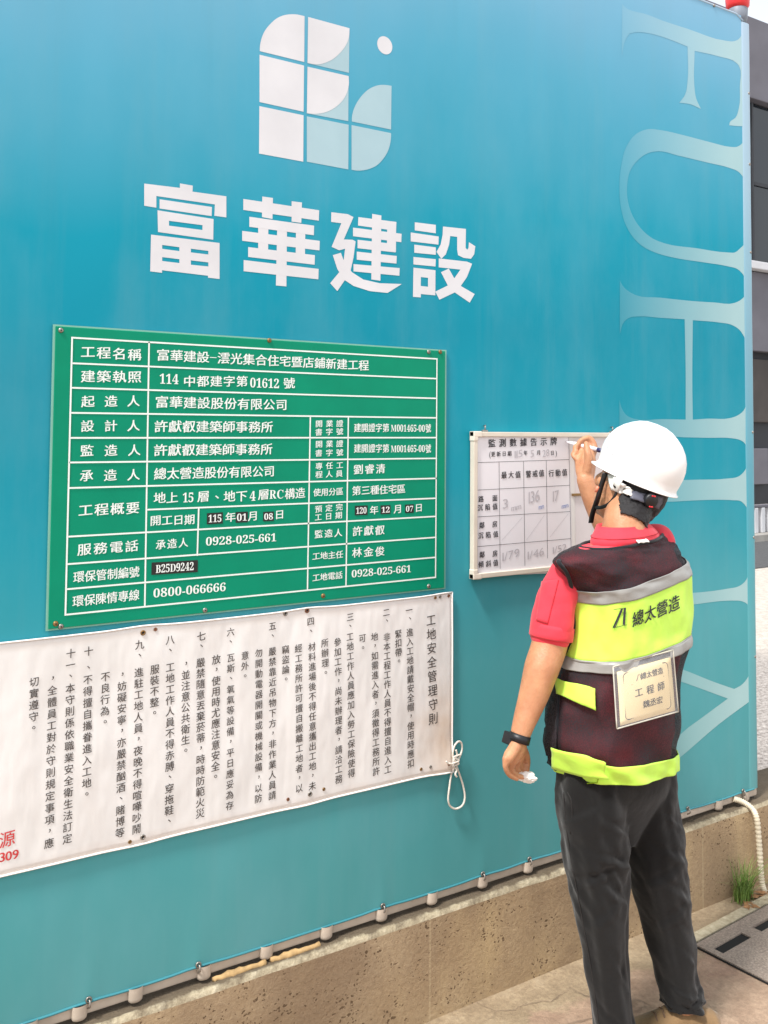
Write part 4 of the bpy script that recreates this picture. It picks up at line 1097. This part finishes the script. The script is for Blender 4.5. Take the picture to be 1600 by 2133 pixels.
def patch(name, q, mat_, par, off=.004, nu=14, nv_=10, tree=vb, th=.003):
    mb = MB(); mb.grid(quad_px(q, nu, nv_, off, tree)); o = sm(mb.build(name, mat_, par)); fix_normals(o); return thick(o, th)
# vest bands
TH0, TH1 = math.pi-.30, 2*math.pi+.30
ths = [TH0+(TH1-TH0)*i/90 for i in range(91)]
def band(name, v0, v1, mat_, off, wob=0.0):
    mb = MB(); mb.grid([[VS(t, v0+(v1-v0)*j/14+wob*math.sin(t*3+v0), off) for t in ths] for j in range(15)])
    o = sm(mb.build(name, mat_, VEST)); fix_normals(o); return thick(o, .002)
band('back_panel', 3.34, 5.04, M_LIME, .0035)
band('reflective_tape', 5.0, 5.82, M_REFL, .0055)
band('reflective_tape', 3.0, 3.38, M_REFL, .0055)
band('hem_band', 0.0, .78, M_LIME, .0045)
patch('side_panel', [(1146, 1420), (1166, 1436), (1161, 1600), (1134, 1580)], M_POCK, VEST, .005, 8, 18)
patch('pocket_flap', [(1163, 1413), (1243, 1436), (1242, 1478), (1167, 1447)], M_LIME, VEST, .012, 16, 8)
patch('pocket_flap', [(1157, 1553), (1262, 1581), (1261, 1622), (1158, 1593)], M_LIME, VEST, .014, 18, 8)
mb = MB()
mb.tube(smoothpts([cast(x, y, .004) for x, y in ((1165, 1442), (1163, 1500), (1159, 1560), (1160, 1602))], 5), .0045, 6)
sm(mb.build('pocket_edge', M_TRIM, VEST))
# neck and armhole trims
mb = MB(); mb.tube([VS(t, 9.72, .004) for t in full[::2]], .0045, 8, closed=True); sm(mb.build('neck_trim', M_TRIM, VEST))
P = smoothpts([cast(x, y, .006) for x, y in ((1147, 1160), (1166, 1170), (1182, 1190), (1193, 1222), (1197, 1256), (1199, 1296), (1194, 1330), (1180, 1362))], 6)
mb = MB(); mb.tube(P, .0055, 8); sm(mb.build('armhole_trim', M_TRIM, VEST))
P = [VS(2*math.pi-.30+.42*math.sin(i/24*math.pi), 5.2+3.4*i/24, .003) for i in range(25)]
mb = MB(); mb.tube(P, .0055, 8); sm(mb.build('armhole_trim', M_TRIM, VEST))
mb = MB(); P = [cast(1245+i*0, 1606+i*7, .007) for i in range(7)]; mb.tube(P, .0015, 5); sm(mb.build('hem_seam', simple('lime seam', (150, 180, 20), .7), VEST))
patch('size_label', [(1324, 1132), (1346, 1129), (1347, 1134), (1325, 1137)], M_LABEL, VEST, .010, 4, 2)
# vest lettering
def px_text(tree, off): return lambda x, y: cast(x, -y, off, tree)
T = Text(px_text(vb, .0075))
for i, ch in enumerate('總太營造'):
    x = 1325.5+i*24.6; y = 1287-i*9.6; T.put(ch, x, -y, 21.5, 30, 1, .38)
def stroke_px(mb, pts, wd, off, tree=vb, m=0):
    P = [cast(x, y, off, tree) for x, y in pts]
    for a_, b_ in zip(P, P[1:]):
        d = (b_-a_).normalized(); n_ = d.cross(FWD).normalized()*wd/2
        mb.add([a_-n_, b_-n_, b_+n_, a_+n_], [(0, 1, 2, 3)], m)
for pts, wd in (([(1277, 1306), (1292, 1268)], .0042), ([(1280, 1306), (1294, 1268)], .002), ([(1299, 1265), (1296, 1301)], .006), ([(1276, 1270), (1302, 1265)], .0014), ([(1275, 1307), (1302, 1301)], .0014)):
    stroke_px(T.mb, pts, wd, .0078)
T.mb.build('lettering', M_INK2, VEST)
# name badge in a clear sleeve
def lift_corner(x, y, off): return cast(x, y, 0)-ray(x, y).normalized()*off
Bc = [lift_corner(1276, 1389, .016), lift_corner(1401, 1354, .026), lift_corner(1412, 1482, .048), lift_corner(1284, 1518, .040)]
def badge_pt(u, v, off=0.0):
    p = (Bc[0]*(1-u)+Bc[1]*u)*(1-v)+(Bc[3]*(1-u)+Bc[2]*u)*v
    n_ = (Bc[1]-Bc[0]).cross(Bc[3]-Bc[0]).normalized()
    if n_.dot(FWD) > 0: n_ = -n_
    return p+n_*(off+.006*math.sin(math.pi*u)*math.sin(math.pi*v))
def bgrid(u0, v0, u1, v1, off, n=10): 
    mb = MB(); mb.grid([[badge_pt(u0+(u1-u0)*i/n, v0+(v1-v0)*j/n, off) for i in range(n+1)] for j in range(n+1)]); return mb
BG = thick(sm(bgrid(.06, .10, .95, .97, 0).build('name_badge', M_CARD, PR)), .001)
thick(sm(bgrid(0, 0, 1, 1.0, .0022).build('clear_sleeve', M_CLEAR, BG)), .0006)
mb = MB()
for P in ([(0, 0), (1, 0)], [(1, 0), (1, 1)], [(1, 1), (0, 1)], [(0, 1), (0, 0)]):
    mb.tube([badge_pt(P[0][0]+(P[1][0]-P[0][0])*i/8, P[0][1]+(P[1][1]-P[0][1])*i/8, .002) for i in range(9)], .0018, 6)
sm(mb.build('sleeve_edge', simple('sleeve weld', (196, 190, 176), .3), BG))
mb = MB(); mb.grid([[badge_pt(.02+.22*i/4+0, .03+.055*j/2, .0012) for i in range(5)] for j in range(3)]); mb.grid([[badge_pt(.35+.6*i/6, .02+.06*j/2, .0012) for i in range(7)] for j in range(3)])
mb.build('sleeve_clip', M_GREYPL, BG)
mb = MB()
def bl(P, wd, closed=False):
    Q = [badge_pt(u, v, .0011) for u, v in P]
    for a_, b_ in zip(Q, Q[1:]+([Q[0]] if closed else [])):
        d = (b_-a_).normalized(); n_ = d.cross(FWD).normalized()*wd/2; mb.add([a_-n_, b_-n_, b_+n_, a_+n_], [(0, 1, 2, 3)])
cr_ = []
for cx, cy, a0 in ((.78+.04, .22, -90), (.82, .85, 0), (.20, .85, 90), (.20, .22, 180)):
    for k in range(5): an = R(a0+k*22.5); cr_.append((cx+.06*math.cos(an), cy+.06*math.sin(an)))
bl(cr_, .0030, True); bl([(.26, .37), (.80, .37)], .0018)
T = Text(lambda x, y: badge_pt(x, -y, .0013)); T.mb = mb
for i, ch in enumerate('總太營造'): T.put(ch, .46+i*.095, -.275, .085, .10, 1, .04)
bl([(.34, .33), (.38, .23)], .0024); bl([(.40, .23), (.415, .33)], .0026)
for i, ch in enumerate('工程師'): T.put(ch, .36+i*.185, -.52, .115, .13, 1, .04)
for i, ch in enumerate('魏丞宏'): T.put(ch, .47+i*.11, -.735, .10, .11, 1, .04)
mb.build('card_print', M_INK2, BG)
# sleeve details
patch('sleeve_pocket', [(1130, 1212), (1164, 1208), (1141, 1300), (1118, 1292)], M_RED, SHIRT, .0016, 10, 14, sb, .002)
mb = MB(); ax = (A[2]-A[1]).normalized(); e1 = ax.cross(Vector((0, 1, 0))).normalized(); e2 = ax.cross(e1)
rows = []
for k, (h_, rr_) in enumerate(((-.020, .0545), (-.020, .0572), (-.010, .0580), (.004, .0582), (.013, .0580), (.015, .056), (.010, .053))):
    rows.append([A[2]+ax*h_+(e1*math.cos(a_)*1.0+e2*math.sin(a_)*1.0)*rr_*.985 for a_ in [2*math.pi*i/40 for i in range(40)]])
mb.grid(rows, 0, True); sm(mb.build('sleeve_cuff', M_RED, SHIRT))
# collar
CR = [Ring(1230, 1374, 1147, 1116, .064, PY+.002), Ring(1225, 1380, 1126, 1103, .0725, PY+.004), Ring(1240, 1356, 1098, 1084, .063, PY+.008), Ring(1243, 1352, 1095, 1082, .060, PY+.008), Ring(1247, 1347, 1102, 1089, .055, PY+.008), Ring(1248, 1346, 1132, 1112, .052, PY+.006)]
mb = MB(); mb.grid([[ring_pt(CR, t, v, 0, 2.1, lambda a_, b_: .003*noise.noise(Vector((a_*2.4, b_, 21)))+(.0015 if 0 < b_ < .5 else 0)) for t in full] for v in [5*i/40 for i in range(41)]], 0, True)
sm(mb.build('collar', M_RED, SHIRT))
mb = MB(); mb.tube([ring_pt(CR, t, 1.25, .0012, 2.1) for t in full[::2]], .0011, 5, closed=True); sm(mb.build('collar_seam', simple('collar seam', (168, 40, 50), .8), SHIRT))

# ---------------- body (one continuous skin surface)
HAZ = YAW  # camera azimuth from +Y towards +X
hz = math.pi/2-YAW+R(48)
PT = R(21); RL = R(5)
HF = Vector((math.cos(hz)*math.cos(PT), math.sin(hz)*math.cos(PT), math.sin(PT)))
HR0 = Vector((math.sin(hz), -math.cos(hz), 0)); HU0 = HR0.cross(HF)
HR = HR0*math.cos(RL)-HU0*math.sin(RL); HU = HR.cross(HF)
RIM = on_y(1328, 988, PY+.03)
HC = RIM-HU*.034
def hp(f, r_, u): return HC+HF*f+HR*r_+HU*u
mb = MB()
mb.ell(HC, (HF*.097, HR*.077, HU*.112), 0, 28, 18)
mb.ell(hp(.030, 0, -.058), (HF*.066, HR*.060, HU*.066))
mb.ell(hp(.062, 0, -.094), (HF*.030, HR*.030, HU*.026))           # chin
mb.chain([hp(.088, 0, .005), hp(.106, 0, -.022), hp(.102, 0, -.034)], [.008, .011, .012], 10, 3)   # nose
for s in (-1, 1):
    mb.ell(hp(.074, .028*s, .018), (HF*.020, HR*.026, HU*.010)); mb.ell(hp(.064, .040*s, -.020), (HF*.024, HR*.022, HU*.020))
mb.ell(hp(.088, 0, -.058), (HF*.010, HR*.024, HU*.007)); mb.ell(hp(.086, 0, -.069), (HF*.011, HR*.020, HU*.006))
for s in (-1, 1):                                                   # ears
    mb.ell(hp(.006, .081*s, -.020), (HF*.017, HR*.007, HU*.031)); mb.ell(hp(.010, .080*s, -.047), (HF*.010, HR*.006, HU*.011))
    mb.chain([hp(.010, .084*s, .006), hp(-.006, .089*s, .004), hp(-.012, .090*s, -.020), hp(-.004, .087*s, -.044)], [.0045, .0048, .0048, .004], 8, 4)
mb.chain([hp(-.030, 0, -.050), on_y(1309, 1062, PY+.014), on_y(1301, 1095, PY+.004), on_y(1300, 1150, PY)], [.054, .0565, .0595, .072], 26, 6)
mb.grid([[ring_pt(VR, t, v, -.030, 2.45) for t in full[::3]] for v in [.3*i for i in range(33)]], 0, True)
n_ = NT_//3; n0 = len(mb.v)-n_; mb.f += [tuple(range(n0, n0+n_)), tuple(range(n0-n_*32, n0-n_*31))[::-1]]; mb.m += [0, 0]
# left arm, hanging
W_L = on_y(1081, 1541, AY-.002)
mb.chain([SL, A[0], A[1], on_y(1144, 1345, AY), on_y(1128, 1393, AY-.004), on_y(1111, 1450, AY), on_y(1091, 1507, AY), W_L], [.038, .045, .047, .0465, .0450, .0378, .0285, .0225], 26, 6)
# left hand: palm, four curled fingers, thumb
def LP(x, y, dy): return on_y(x, y, AY+dy)
mb.chain([W_L, LP(1076, 1560, .0), LP(1068, 1578, .0), LP(1064, 1590, .0)], [.0215, .0215, .0200, .0130], 18, 4)
mb.chain([W_L, LP(1081, 1560, .018), LP(1078, 1578, .022), LP(1076, 1592, .024)], [.0205, .0200, .0180, .0120], 16, 4)
mb.chain([W_L, LP(1071, 1560, -.012), LP(1061, 1574, -.018), LP(1056, 1584, -.020)], [.018, .0160, .0150, .0115], 16, 4)
for dy, (p1, p2, p3, p4), rr_ in ((.040, ((1082, 1590), (1088, 1602), (1094, 1608), (1100, 1611)), .0078), (.022, ((1074, 1592), (1080, 1606), (1089, 1612), (1098, 1614)), .0080),
                                 (.000, ((1062, 1589), (1066, 1604), (1076, 1615), (1090, 1619)), .0080), (-.022, ((1053, 1582), (1053, 1599), (1061, 1614), (1077, 1623)), .0070)):
    mb.chain([LP(p1[0], p1[1], dy), LP(p2[0], p2[1], dy), LP(p3[0], p3[1], dy*.9), LP(p4[0], p4[1], dy*.8)], [rr_*1.12, rr_, rr_*.96, rr_*.80], 12, 5)
mb.ell(LP(1053, 1580, -.022), (Vector((.0085, 0, 0)), Vector((0, .0085, 0)), Vector((0, 0, .0085)))); mb.ell(LP(1060, 1586, -.004), (Vector((.0095, 0, 0)), Vector((0, .0095, 0)), Vector((0, 0, .009))))
mb.chain([LP(1086, 1560, .030), LP(1095, 1576, .040), LP(1097, 1592, .042), LP(1096, 1606, .034)], [.016, .0118, .0102, .0084], 12, 5)
# right arm, raised to the board
mb.chain([SR, SR.lerp(ELB_R, .5), ELB_R, ELB_R.lerp(WR_R, .33)+Vector((.010, -.004, 0)), ELB_R.lerp(WR_R, .7), WR_R], [.048, .047, .043, .045, .034, .0265], 24, 6)
def RP(x, y, Y): return on_y(x, y, Y)
mb.chain([WR_R, RP(1222, 982, -.118), RP(1224, 962, -.105), RP(1226, 948, -.098)], [.0255, .0265, .0275, .021], 18, 5)
mb.chain([WR_R, RP(1214, 980, -.100), RP(1212, 960, -.082), RP(1214, 946, -.075)], [.022, .023, .022, .015], 16, 5)
# thumb against the barrel, index over the top
mb.chain([RP(1222, 985, -.134), RP(1226, 962, -.140), RP(1224, 941, -.136), RP(1221, 924, -.122)], [.0160, .0140, .0115, .0090], 14, 5)
mb.chain([RP(1232, 953, -.100), RP(1238, 930, -.092), RP(1228, 913, -.078), RP(1212, 917, -.068), RP(1205, 925, -.064)], [.0125, .0108, .0098, .0090, .0078], 14, 5)
mb.chain([RP(1226, 948, -.086), RP(1224, 925, -.072), RP(1212, 921, -.058), RP(1203, 931, -.056)], [.0120, .0105, .0095, .0080], 14, 5)
mb.chain([RP(1218, 950, -.076), RP(1210, 930, -.062), RP(1199, 931, -.060), RP(1200, 943, -.070)], [.0115, .0102, .0092, .0080], 14, 5)
mb.chain([RP(1212, 957, -.070), RP(1201, 942, -.060), RP(1194, 947, -.064), RP(1199, 956, -.076)], [.0105, .0092, .0082, .0072], 14, 5)
# legs under the trousers
def LEG(rows, Y0, Y1, inset=0):
    out = []
    n = len(rows)
    for i, (y, l_, r_) in enumerate(rows):
        Y = Y0+(Y1-Y0)*i/(n-1); c = on_y((l_+r_)/2, y, Y); out.append((c, (r_-l_)/2*depth(c)/FPX-inset))
    return out
LL = [(1590, 1162, 1300), (1650, 1156, 1302), (1700, 1160, 1304), (1750, 1169, 1307), (1815, 1181, 1308), (1900, 1195, 1309), (1980, 1210, 1311), (2060, 1226, 1316), (2133, 1238, 1323), (2168, 1240, 1328)]
RR = [(1580, 1262, 1404), (1640, 1268, 1410), (1690, 1278, 1416), (1740, 1292, 1423), (1815, 1306, 1432), (1900, 1328, 1441), (1960, 1345, 1449), (2015, 1359, 1453), (2060, 1370, 1460), (2090, 1378, 1467)]
LL_ = LEG(LL, PY-.02, -.475); RR_ = LEG(RR, PY+.015, -.475)
for q in (LL_, RR_): mb.chain([p for p, r_ in q], [max(r_*.72, .035) for p, r_ in q], 20, 3)
BODY = remesh(mb.build('body', M_SKIN, PR), .0034, 5)
# ---------------- trousers
mb = MB()
CREASES = [(.36, 4.5, .05, .014, .007, .7), (.42, 3.9, -.04, .012, .008, .6), (.47, 4.5, .06, .013, .008, .7), (.53, 4.0, -.05, .012, .007, .6), (.24, 4.9, .10, .016, .006, .6), (.16, 3.6, -.09, .016, .006, .6),
           (.86, 4.2, .05, .013, .008, .8), (.91, 4.6, -.05, .012, .010, .8), (.955, 4.0, .04, .012, .011, .9), (.70, 4.6, .12, .016, .005, .6)]
def leg_loft(q, seed):
    n = len(q); N = 150; S = 72; rows = []
    for j in range(N+1):
        u = j/N*(n-1); i = min(int(u), n-2); t = u-i
        p0, p1, p2, p3 = (q[min(max(k, 0), n-1)] for k in (i-1, i, i+1, i+2))
        cr3 = lambda a_, b_, c_, d_: .5*(2*b_+(c_-a_)*t+(2*a_-5*b_+4*c_-d_)*t*t+(3*b_-a_-3*c_+d_)*t**3)
        c = cr3(p0[0], p1[0], p2[0], p3[0]); rad = cr3(p0[1], p1[1], p2[1], p3[1])
        s = j/N; r_ = []
        knee = math.exp(-((s-.42)/.13)**2); hem = max(0, (s-.82)/.18); top = max(0, 1-s/.25)
        for k in range(S):
            an = 2*math.pi*k/S
            v = Vector((math.cos(an), math.sin(an), 0))
            d1 = noise.noise(Vector((math.cos(an)*1.1, math.sin(an)*1.1, s*9+seed+.9*math.sin(an+seed))))
            d2 = noise.noise(Vector((math.cos(an)*1.0, math.sin(an)*1.0, s*15+seed*2+2.6*math.sin(an-1))))
            d3 = noise.noise(Vector((math.cos(an)*2.6, math.sin(an)*2.6, s*3+seed*3)))
            f = .006*d1+(.0005+.006*knee+.012*hem+.003*top)*(1-2.4*abs(d2))*.9+.009*d3
            for s0, a0, sl_, w0, am, ex_ in CREASES:
                da = (an-a0-seed*.03+math.pi) % (2*math.pi)-math.pi
                q0 = (s-s0-sl_*da)/w0
                f += .6*am*(math.exp(-(q0-1)**2)-1.2*math.exp(-(q0+.6)**2))*math.exp(-(da/ex_)**2)
            r_.append(c+v*(rad+f-.003))
        rows.append(r_)
    b0 = len(mb.v); mb.grid(rows, 0, True)
    mb.f += [tuple(range(b0, b0+S))[::-1], tuple(range(b0+N*S, b0+(N+1)*S))]; mb.m += [0, 0]
leg_loft(LL_, 1.3); leg_loft(RR_, 6.1)
HRG = [Ring(1164, 1400, 1565, 1540, .108), Ring(1158, 1406, 1600, 1575, .108), Ring(1162, 1403, 1640, 1620, .104), Ring(1200, 1372, 1690, 1672, .080), Ring(1268, 1326, 1760, 1750, .03)]
b0 = len(mb.v); hv = [4*i/30 for i in range(31)]
mb.grid([[ring_pt(HRG, t, v, .004*noise.noise(Vector((math.cos(t)*2, math.sin(t)*2, v*1.2)))) for t in full] for v in hv], 0, True)
mb.f += [tuple(range(b0, b0+NT_)), tuple(range(b0+30*NT_, b0+31*NT_))[::-1]]; mb.m += [0, 0]
TRS = remesh(mb.build('trousers', M_TROUS, PR), .0048, 3)
tb = BVHTree.FromPolygons([v.co.copy() for v in TRS.data.vertices], [tuple(p.vertices) for p in TRS.data.polygons])
# hem turn-ups and seams
mb = MB()
mb.tube(smoothpts([cast(x, y, .001, tb) for x, y in ((1175, 1650), (1178, 1700), (1187, 1770), (1203, 1860), (1218, 1940), (1232, 2020), (1245, 2110), (1250, 2160))], 6), .0016, 5)
sm(mb.build('side_seam', simple('trouser seam', (40, 38, 38), .8), TRS))
mb = MB(); mb.tube(smoothpts([cast(x, y, .0, tb) for x, y in ((1182, 1650), (1190, 1668), (1192, 1700), (1188, 1735))], 5), .0018, 5)
sm(mb.build('pocket_welt', simple('pocket welt', (34, 32, 32), .8), TRS))
# ---------------- shoes
def shoe(heel, toe, w_):
    d = (toe-heel); L_ = d.length; d.normalize(); s = Vector((d.y, -d.x, 0)); up = Vector((0, 0, 1)); h = heel.copy(); h.z = 0
    prof = [(0, .62, .075), (.06, .78, .085), (.18, .86, .092), (.30, .84, .112), (.42, .84, .106), (.55, .92, .084), (.68, 1.0, .066), (.82, .96, .048), (.93, .76, .040), (1.0, .36, .026)]
    mb = MB(); rows = []
    for t, ww, hh_ in prof:
        r_ = []
        for k in range(24):
            an = 2*math.pi*k/24; x = math.cos(an); y = math.sin(an)
            zz = .016+(hh_-.016)*(.5+.5*(abs(y)**.8)*(1 if y > 0 else -1))
            r_.append(h+d*(L_*t)+s*(x*abs(1)**.7*w_*ww*.5*(1 if y < .2 else (1-.35*(y-.2))))+up*zz)
        rows.append(r_)
    mb.grid(rows, 0, True); mb.f += [tuple(range(24))[::-1], tuple(range(9*24, 10*24))]; mb.m += [0, 0]
    o = sm(mb.build('shoe', M_SHOE, PR)); fix_normals(o)
    mb = MB(); rows = []
    for t, ww, hh_ in prof:
        e = .004; wd = (w_*ww)*.5+e; c = h+d*((L_+.008)*t-.004)
        rows.append([c-s*wd, c-s*wd+up*.019, c+s*wd+up*.019, c+s*wd])
    mb.grid(rows, 0, True); mb.f += [(0, 1, 2, 3), (39, 38, 37, 36)]; mb.m += [0, 0]
    q = mb.build('sole', M_SOLE, o); fix_normals(q)
    mb = MB()
    for i in range(4):
        t = .40+i*.07; zc = .108-i*.011; c = h+d*(L_*t)
        mb.tube([c-s*.022+up*(zc-.006), c+up*(zc+.004), c+s*.022+up*(zc-.006)], .0026, 6)
    sm(mb.build('laces', simple('brown laces', (96, 74, 56), .8), o))
shoe(Vector((2.212, -.528, 0)), Vector((1.965, -.385, 0)), .098)
shoe(Vector((1.985, -.565, 0)), Vector((1.775, -.395, 0)), .094)
# ---------------- hair
mb = MB()
def hair_ok(p):
    q = p-HC; f, r_, u = q.dot(HF), q.dot(HR), q.dot(HU)
    if u > .04: return True
    if u < -.16 or f > .045 or q.length > .15: return False
    side = abs(r_)
    lo = -.022+1.02*(f+.012)+.007*noise.noise(p*60)+.004*noise.noise(p*220) if f < .0 else .004+.4*f
    if f > -.022 and side > .05: lo = max(lo, -.004)          # round the ears
    return u > max(lo, -.118)
bmv = BODY.data.vertices; keep = {}
for p in BODY.data.polygons:
    c = p.center
    if (c-HC).length < .17 and hair_ok(c):
        ids = []
        for i in p.vertices:
            if i not in keep:
                v = bmv[i]; q = v.co-HC; u = q.dot(HU)
                th_ = .006 if u > -.07 else .003
                keep[i] = len(mb.v); mb.v.append(tuple(v.co+v.normal*(th_+.0016*noise.noise(v.co*240)+.002*noise.noise(v.co*90))))
            ids.append(keep[i])
        mb.f.append(tuple(ids)); mb.m.append(0)
HAIR = mb.build('hair', M_HAIR, PR, True); thick(HAIR, .004)
# ---------------- helmet
HM = None
mb = MB(); rows = []
A_, B_, H_ = .117, .093, .152
prof = [(90, 0), (80, 0), (70, 0), (60, 0), (50, 0), (40, 0), (30, 0), (20, 0), (12, 0), (5, 0)]
NS = 72
def helm_pt(ph, el, flare=0.0, drop=0.0, ins=0.0):
    c, s = math.cos(R(el)), math.sin(R(el))
    bulge = .0125*math.sin(math.pi*min(max(el, 0)/62, 1))**.8 if el > 0 else 0
    c = c**.80; s = s**.94 if s > 0 else s
    front = max(0, math.cos(ph))**3; back = max(0, -math.cos(ph))**4
    a_ = A_+flare*.7+front*flare*1.1+back*flare*.1-ins+bulge; b_ = B_+flare*.6-ins+bulge
    return RIM+HF*(a_*c*math.cos(ph))+HR*(b_*c*math.sin(ph))+HU*((H_-ins)*s-drop-front*drop*.2)
for el, _ in prof: rows.append([helm_pt(2*math.pi*k/NS, el) for k in range(NS)])
for fl, dr in ((.001, .004), (.004, .010), (.009, .013), (.0125, .0145), (.0125, .017), (.009, .0165)): rows.append([helm_pt(2*math.pi*k/NS, 0, fl, dr) for k in range(NS)])
for el in (2, 20, 45, 70): rows.append([helm_pt(2*math.pi*k/NS, el, 0, .006 if el < 5 else 0, .004) for k in range(NS)])
mb.grid(rows, 0, True); mb.add([rows[0][0]], [])
HM = sm(mb.build('hard_hat', M_HELM, PR)); fix_normals(HM)
hb = BVHTree.FromPolygons([Vector(v) for v in mb.v], mb.f)
# faint front lettering blobs on the shell are worn print
T = Text(lambda x, y: cast(x, -y, .0006, hb))
for i, ch in enumerate('總太營造'): T.put(ch, 1265+i*6, -(932+i*7.2), 5.5, 7, 0, -.4)
T.mb.build('worn_print', simple('worn grey print', (205, 204, 206), .4), HM)
# harness on the head
hv_ = BVHTree.FromPolygons([v.co.copy() for v in BODY.data.vertices], [tuple(p.vertices) for p in BODY.data.polygons])
hh2 = [Vector(v.co) for v in HAIR.data.vertices]
allv = [v.co.copy() for v in BODY.data.vertices]; nb_ = len(allv)
allf = [tuple(p.vertices) for p in BODY.data.polygons]+[tuple(nb_+i for i in p.vertices) for p in HAIR.data.polygons]
ht = BVHTree.FromPolygons(allv+hh2, allf)
def poly_patch(name, q, mat_, par, off, tree, th): return patch(name, q, mat_, par, off, 8, 5, tree, th)
poly_patch('harness_lug', [(1271, 988), (1296, 996), (1292, 1024), (1277, 1021)], M_HARN, HM, .012, ht, .004)
poly_patch('harness_strap', [(1288, 1004), (1320, 1020), (1314, 1037), (1284, 1024)], M_HARN, HM, .010, ht, .003)
poly_patch('adjuster_strap', [(1316, 1022), (1378, 1034), (1370, 1058), (1311, 1040)], M_GREYPL, HM, .009, ht, .004)
p = cast(1286, 1013, .0135, ht); mb = MB(); d = -ray(1286, 1013).normalized(); mb.tube([p, p+d*.0015], .0062, 16); sm(mb.build('harness_pivot', M_BLACKPL, HM))
p = cast(1349, 1041, .008, ht); nrm = (p-HC); nrm = (nrm-HU*nrm.dot(HU)).normalized()
mb = MB(); mb.tube([p, p+nrm*.012, p+nrm*.016], [.021, .0205, .017], 24); KN = sm(mb.build('ratchet_knob', M_BLACKPL, HM))
mb = MB()
e1 = HU; e2 = nrm.cross(HU).normalized()
for an in (70, 95, 250, 275):
    q = p+nrm*.0165+(e1*math.sin(R(an))+e2*math.cos(R(an)))*.0155; mb.ell(q, (e1*.0024, e2*.0035, nrm*.0012), 0, 8, 6)
sm(mb.build('red_mark', M_REDLAMP, KN))
def ribbon(name, pts, wd, mat_, par, th=.002):
    P = smoothpts(pts, 6); mb = MB(); rows = []
    for i, p in enumerate(P):
        t = (P[min(i+1, len(P)-1)]-P[max(i-1, 0)]).normalized(); n_ = t.cross(FWD).normalized()*wd/2; rows.append([p-n_, p+n_])
    mb.grid(rows); return thick(sm(mb.build(name, mat_, par)), th)
YC = hp(.03, -.082, 0)
def near(px, py, off): return cast(px, py, off, ht)
st = [hp(.052, -.084, .012), hp(.050, -.082, -.030), hp(.048, -.078, -.066), hp(.060, -.050, -.112), hp(.064, -.03, -.145)]
ribbon('chin_strap', st, .014, M_BLACKPL, HM)
ribbon('chin_strap', [hp(-.008, -.090, .0), hp(.000, -.092, -.052), hp(.026, -.078, -.080), hp(.050, -.066, -.092)], .010, M_BLACKPL, HM)
mb = MB(); q = hp(.056, -.086, -.040)
mb.tube([q-HU*.009, q+HU*.009], .0045, 10); sm(mb.build('strap_buckle', simple('orange buckle', (214, 128, 100), .4), HM))
# watch
mb = MB(); axw = (LP(1078, 1556, 0)-on_y(1091, 1507, AY)).normalized(); u1 = axw.cross(Vector((0, 1, 0))).normalized(); u2 = axw.cross(u1); cw = W_L-axw*.004
rows = []
for h_, ex in ((-.010, .001), (-.010, .0035), (.010, .0035), (.010, .001)):
    rows.append([cw+axw*h_+(u1*math.cos(a_)+u2*math.sin(a_))*(.0242+ex) for a_ in [2*math.pi*i/36 for i in range(36)]])
mb.grid(rows, 0, True); WT = sm(mb.build('wristwatch', M_BLACKPL, PR))
mb = MB(); c = cw-LAT*.0275
mb.box((-.008, -.016, -.015), (.006, .016, .015), 0, .003)
rot = Matrix((u1*-1 if u1.dot(LAT) > 0 else u1, u2, axw)).transposed()
mb.v = [tuple(c+rot @ Vector(v)) for v in mb.v]; sm(mb.build('watch_case', M_BLACKPL, WT))
# held things
tip = on_y(1179, 920, -.0175); end = on_y(1257, 940, -.135); d = (end-tip)
mb = MB(); mb.tube([tip, tip+d*.05, tip+d*.08, tip+d*.20, tip+d*.22, tip+d*.84], [.0012, .0018, .0042, .0055, .0070, .0070], 16); MK = sm(mb.build('marker_pen', M_MARKER))
tag(MK, 'white marker pen held against the top of the whiteboard sheet', 'marker')
mb = MB(); mb.tube([tip+d*.84, tip+d*.99, tip+d*1.0], [.0072, .0072, .005], 16); sm(mb.build('end_cap', M_NAVY, MK))
mb = MB(); mb.tube([tip-d*.005, tip+d*.04], [.0008, .0016], 8); sm(mb.build('nib', M_BLACKPL, MK))
mb = MB()
c = LP(1097, 1618, .000)
bm = bmesh.new(); bmesh.ops.create_icosphere(bm, subdivisions=4, radius=1)
for v in bm.verts:
    p_ = v.co; f = 1+.35*noise.noise(p_*1.7)+.25*(1-2*abs(noise.noise(p_*3.3+Vector((4, 0, 0)))))
    q = p_*f; v.co = c+LAT*q.x*.019+Vector((0, 1, 0))*q.y*.016+Vector((0, 0, 1))*q.z*.011
bm.verts.index_update(); mb.add([v.co[:] for v in bm.verts], [tuple(v.index for v in f.verts) for f in bm.faces]); bm.free()
o = sm(mb.build('tissue', M_TISSUE)); tag(o, 'crumpled white tissue pinched in the lowered left hand', 'tissue')
print('upper arm R', (SR-ELB_R).length, 'fore', (ELB_R-WR_R).length, 'SL', SL, 'SR', SR, 'E', ELB_R, 'W', WR_R, 'L arm', (SL-W_L).length)
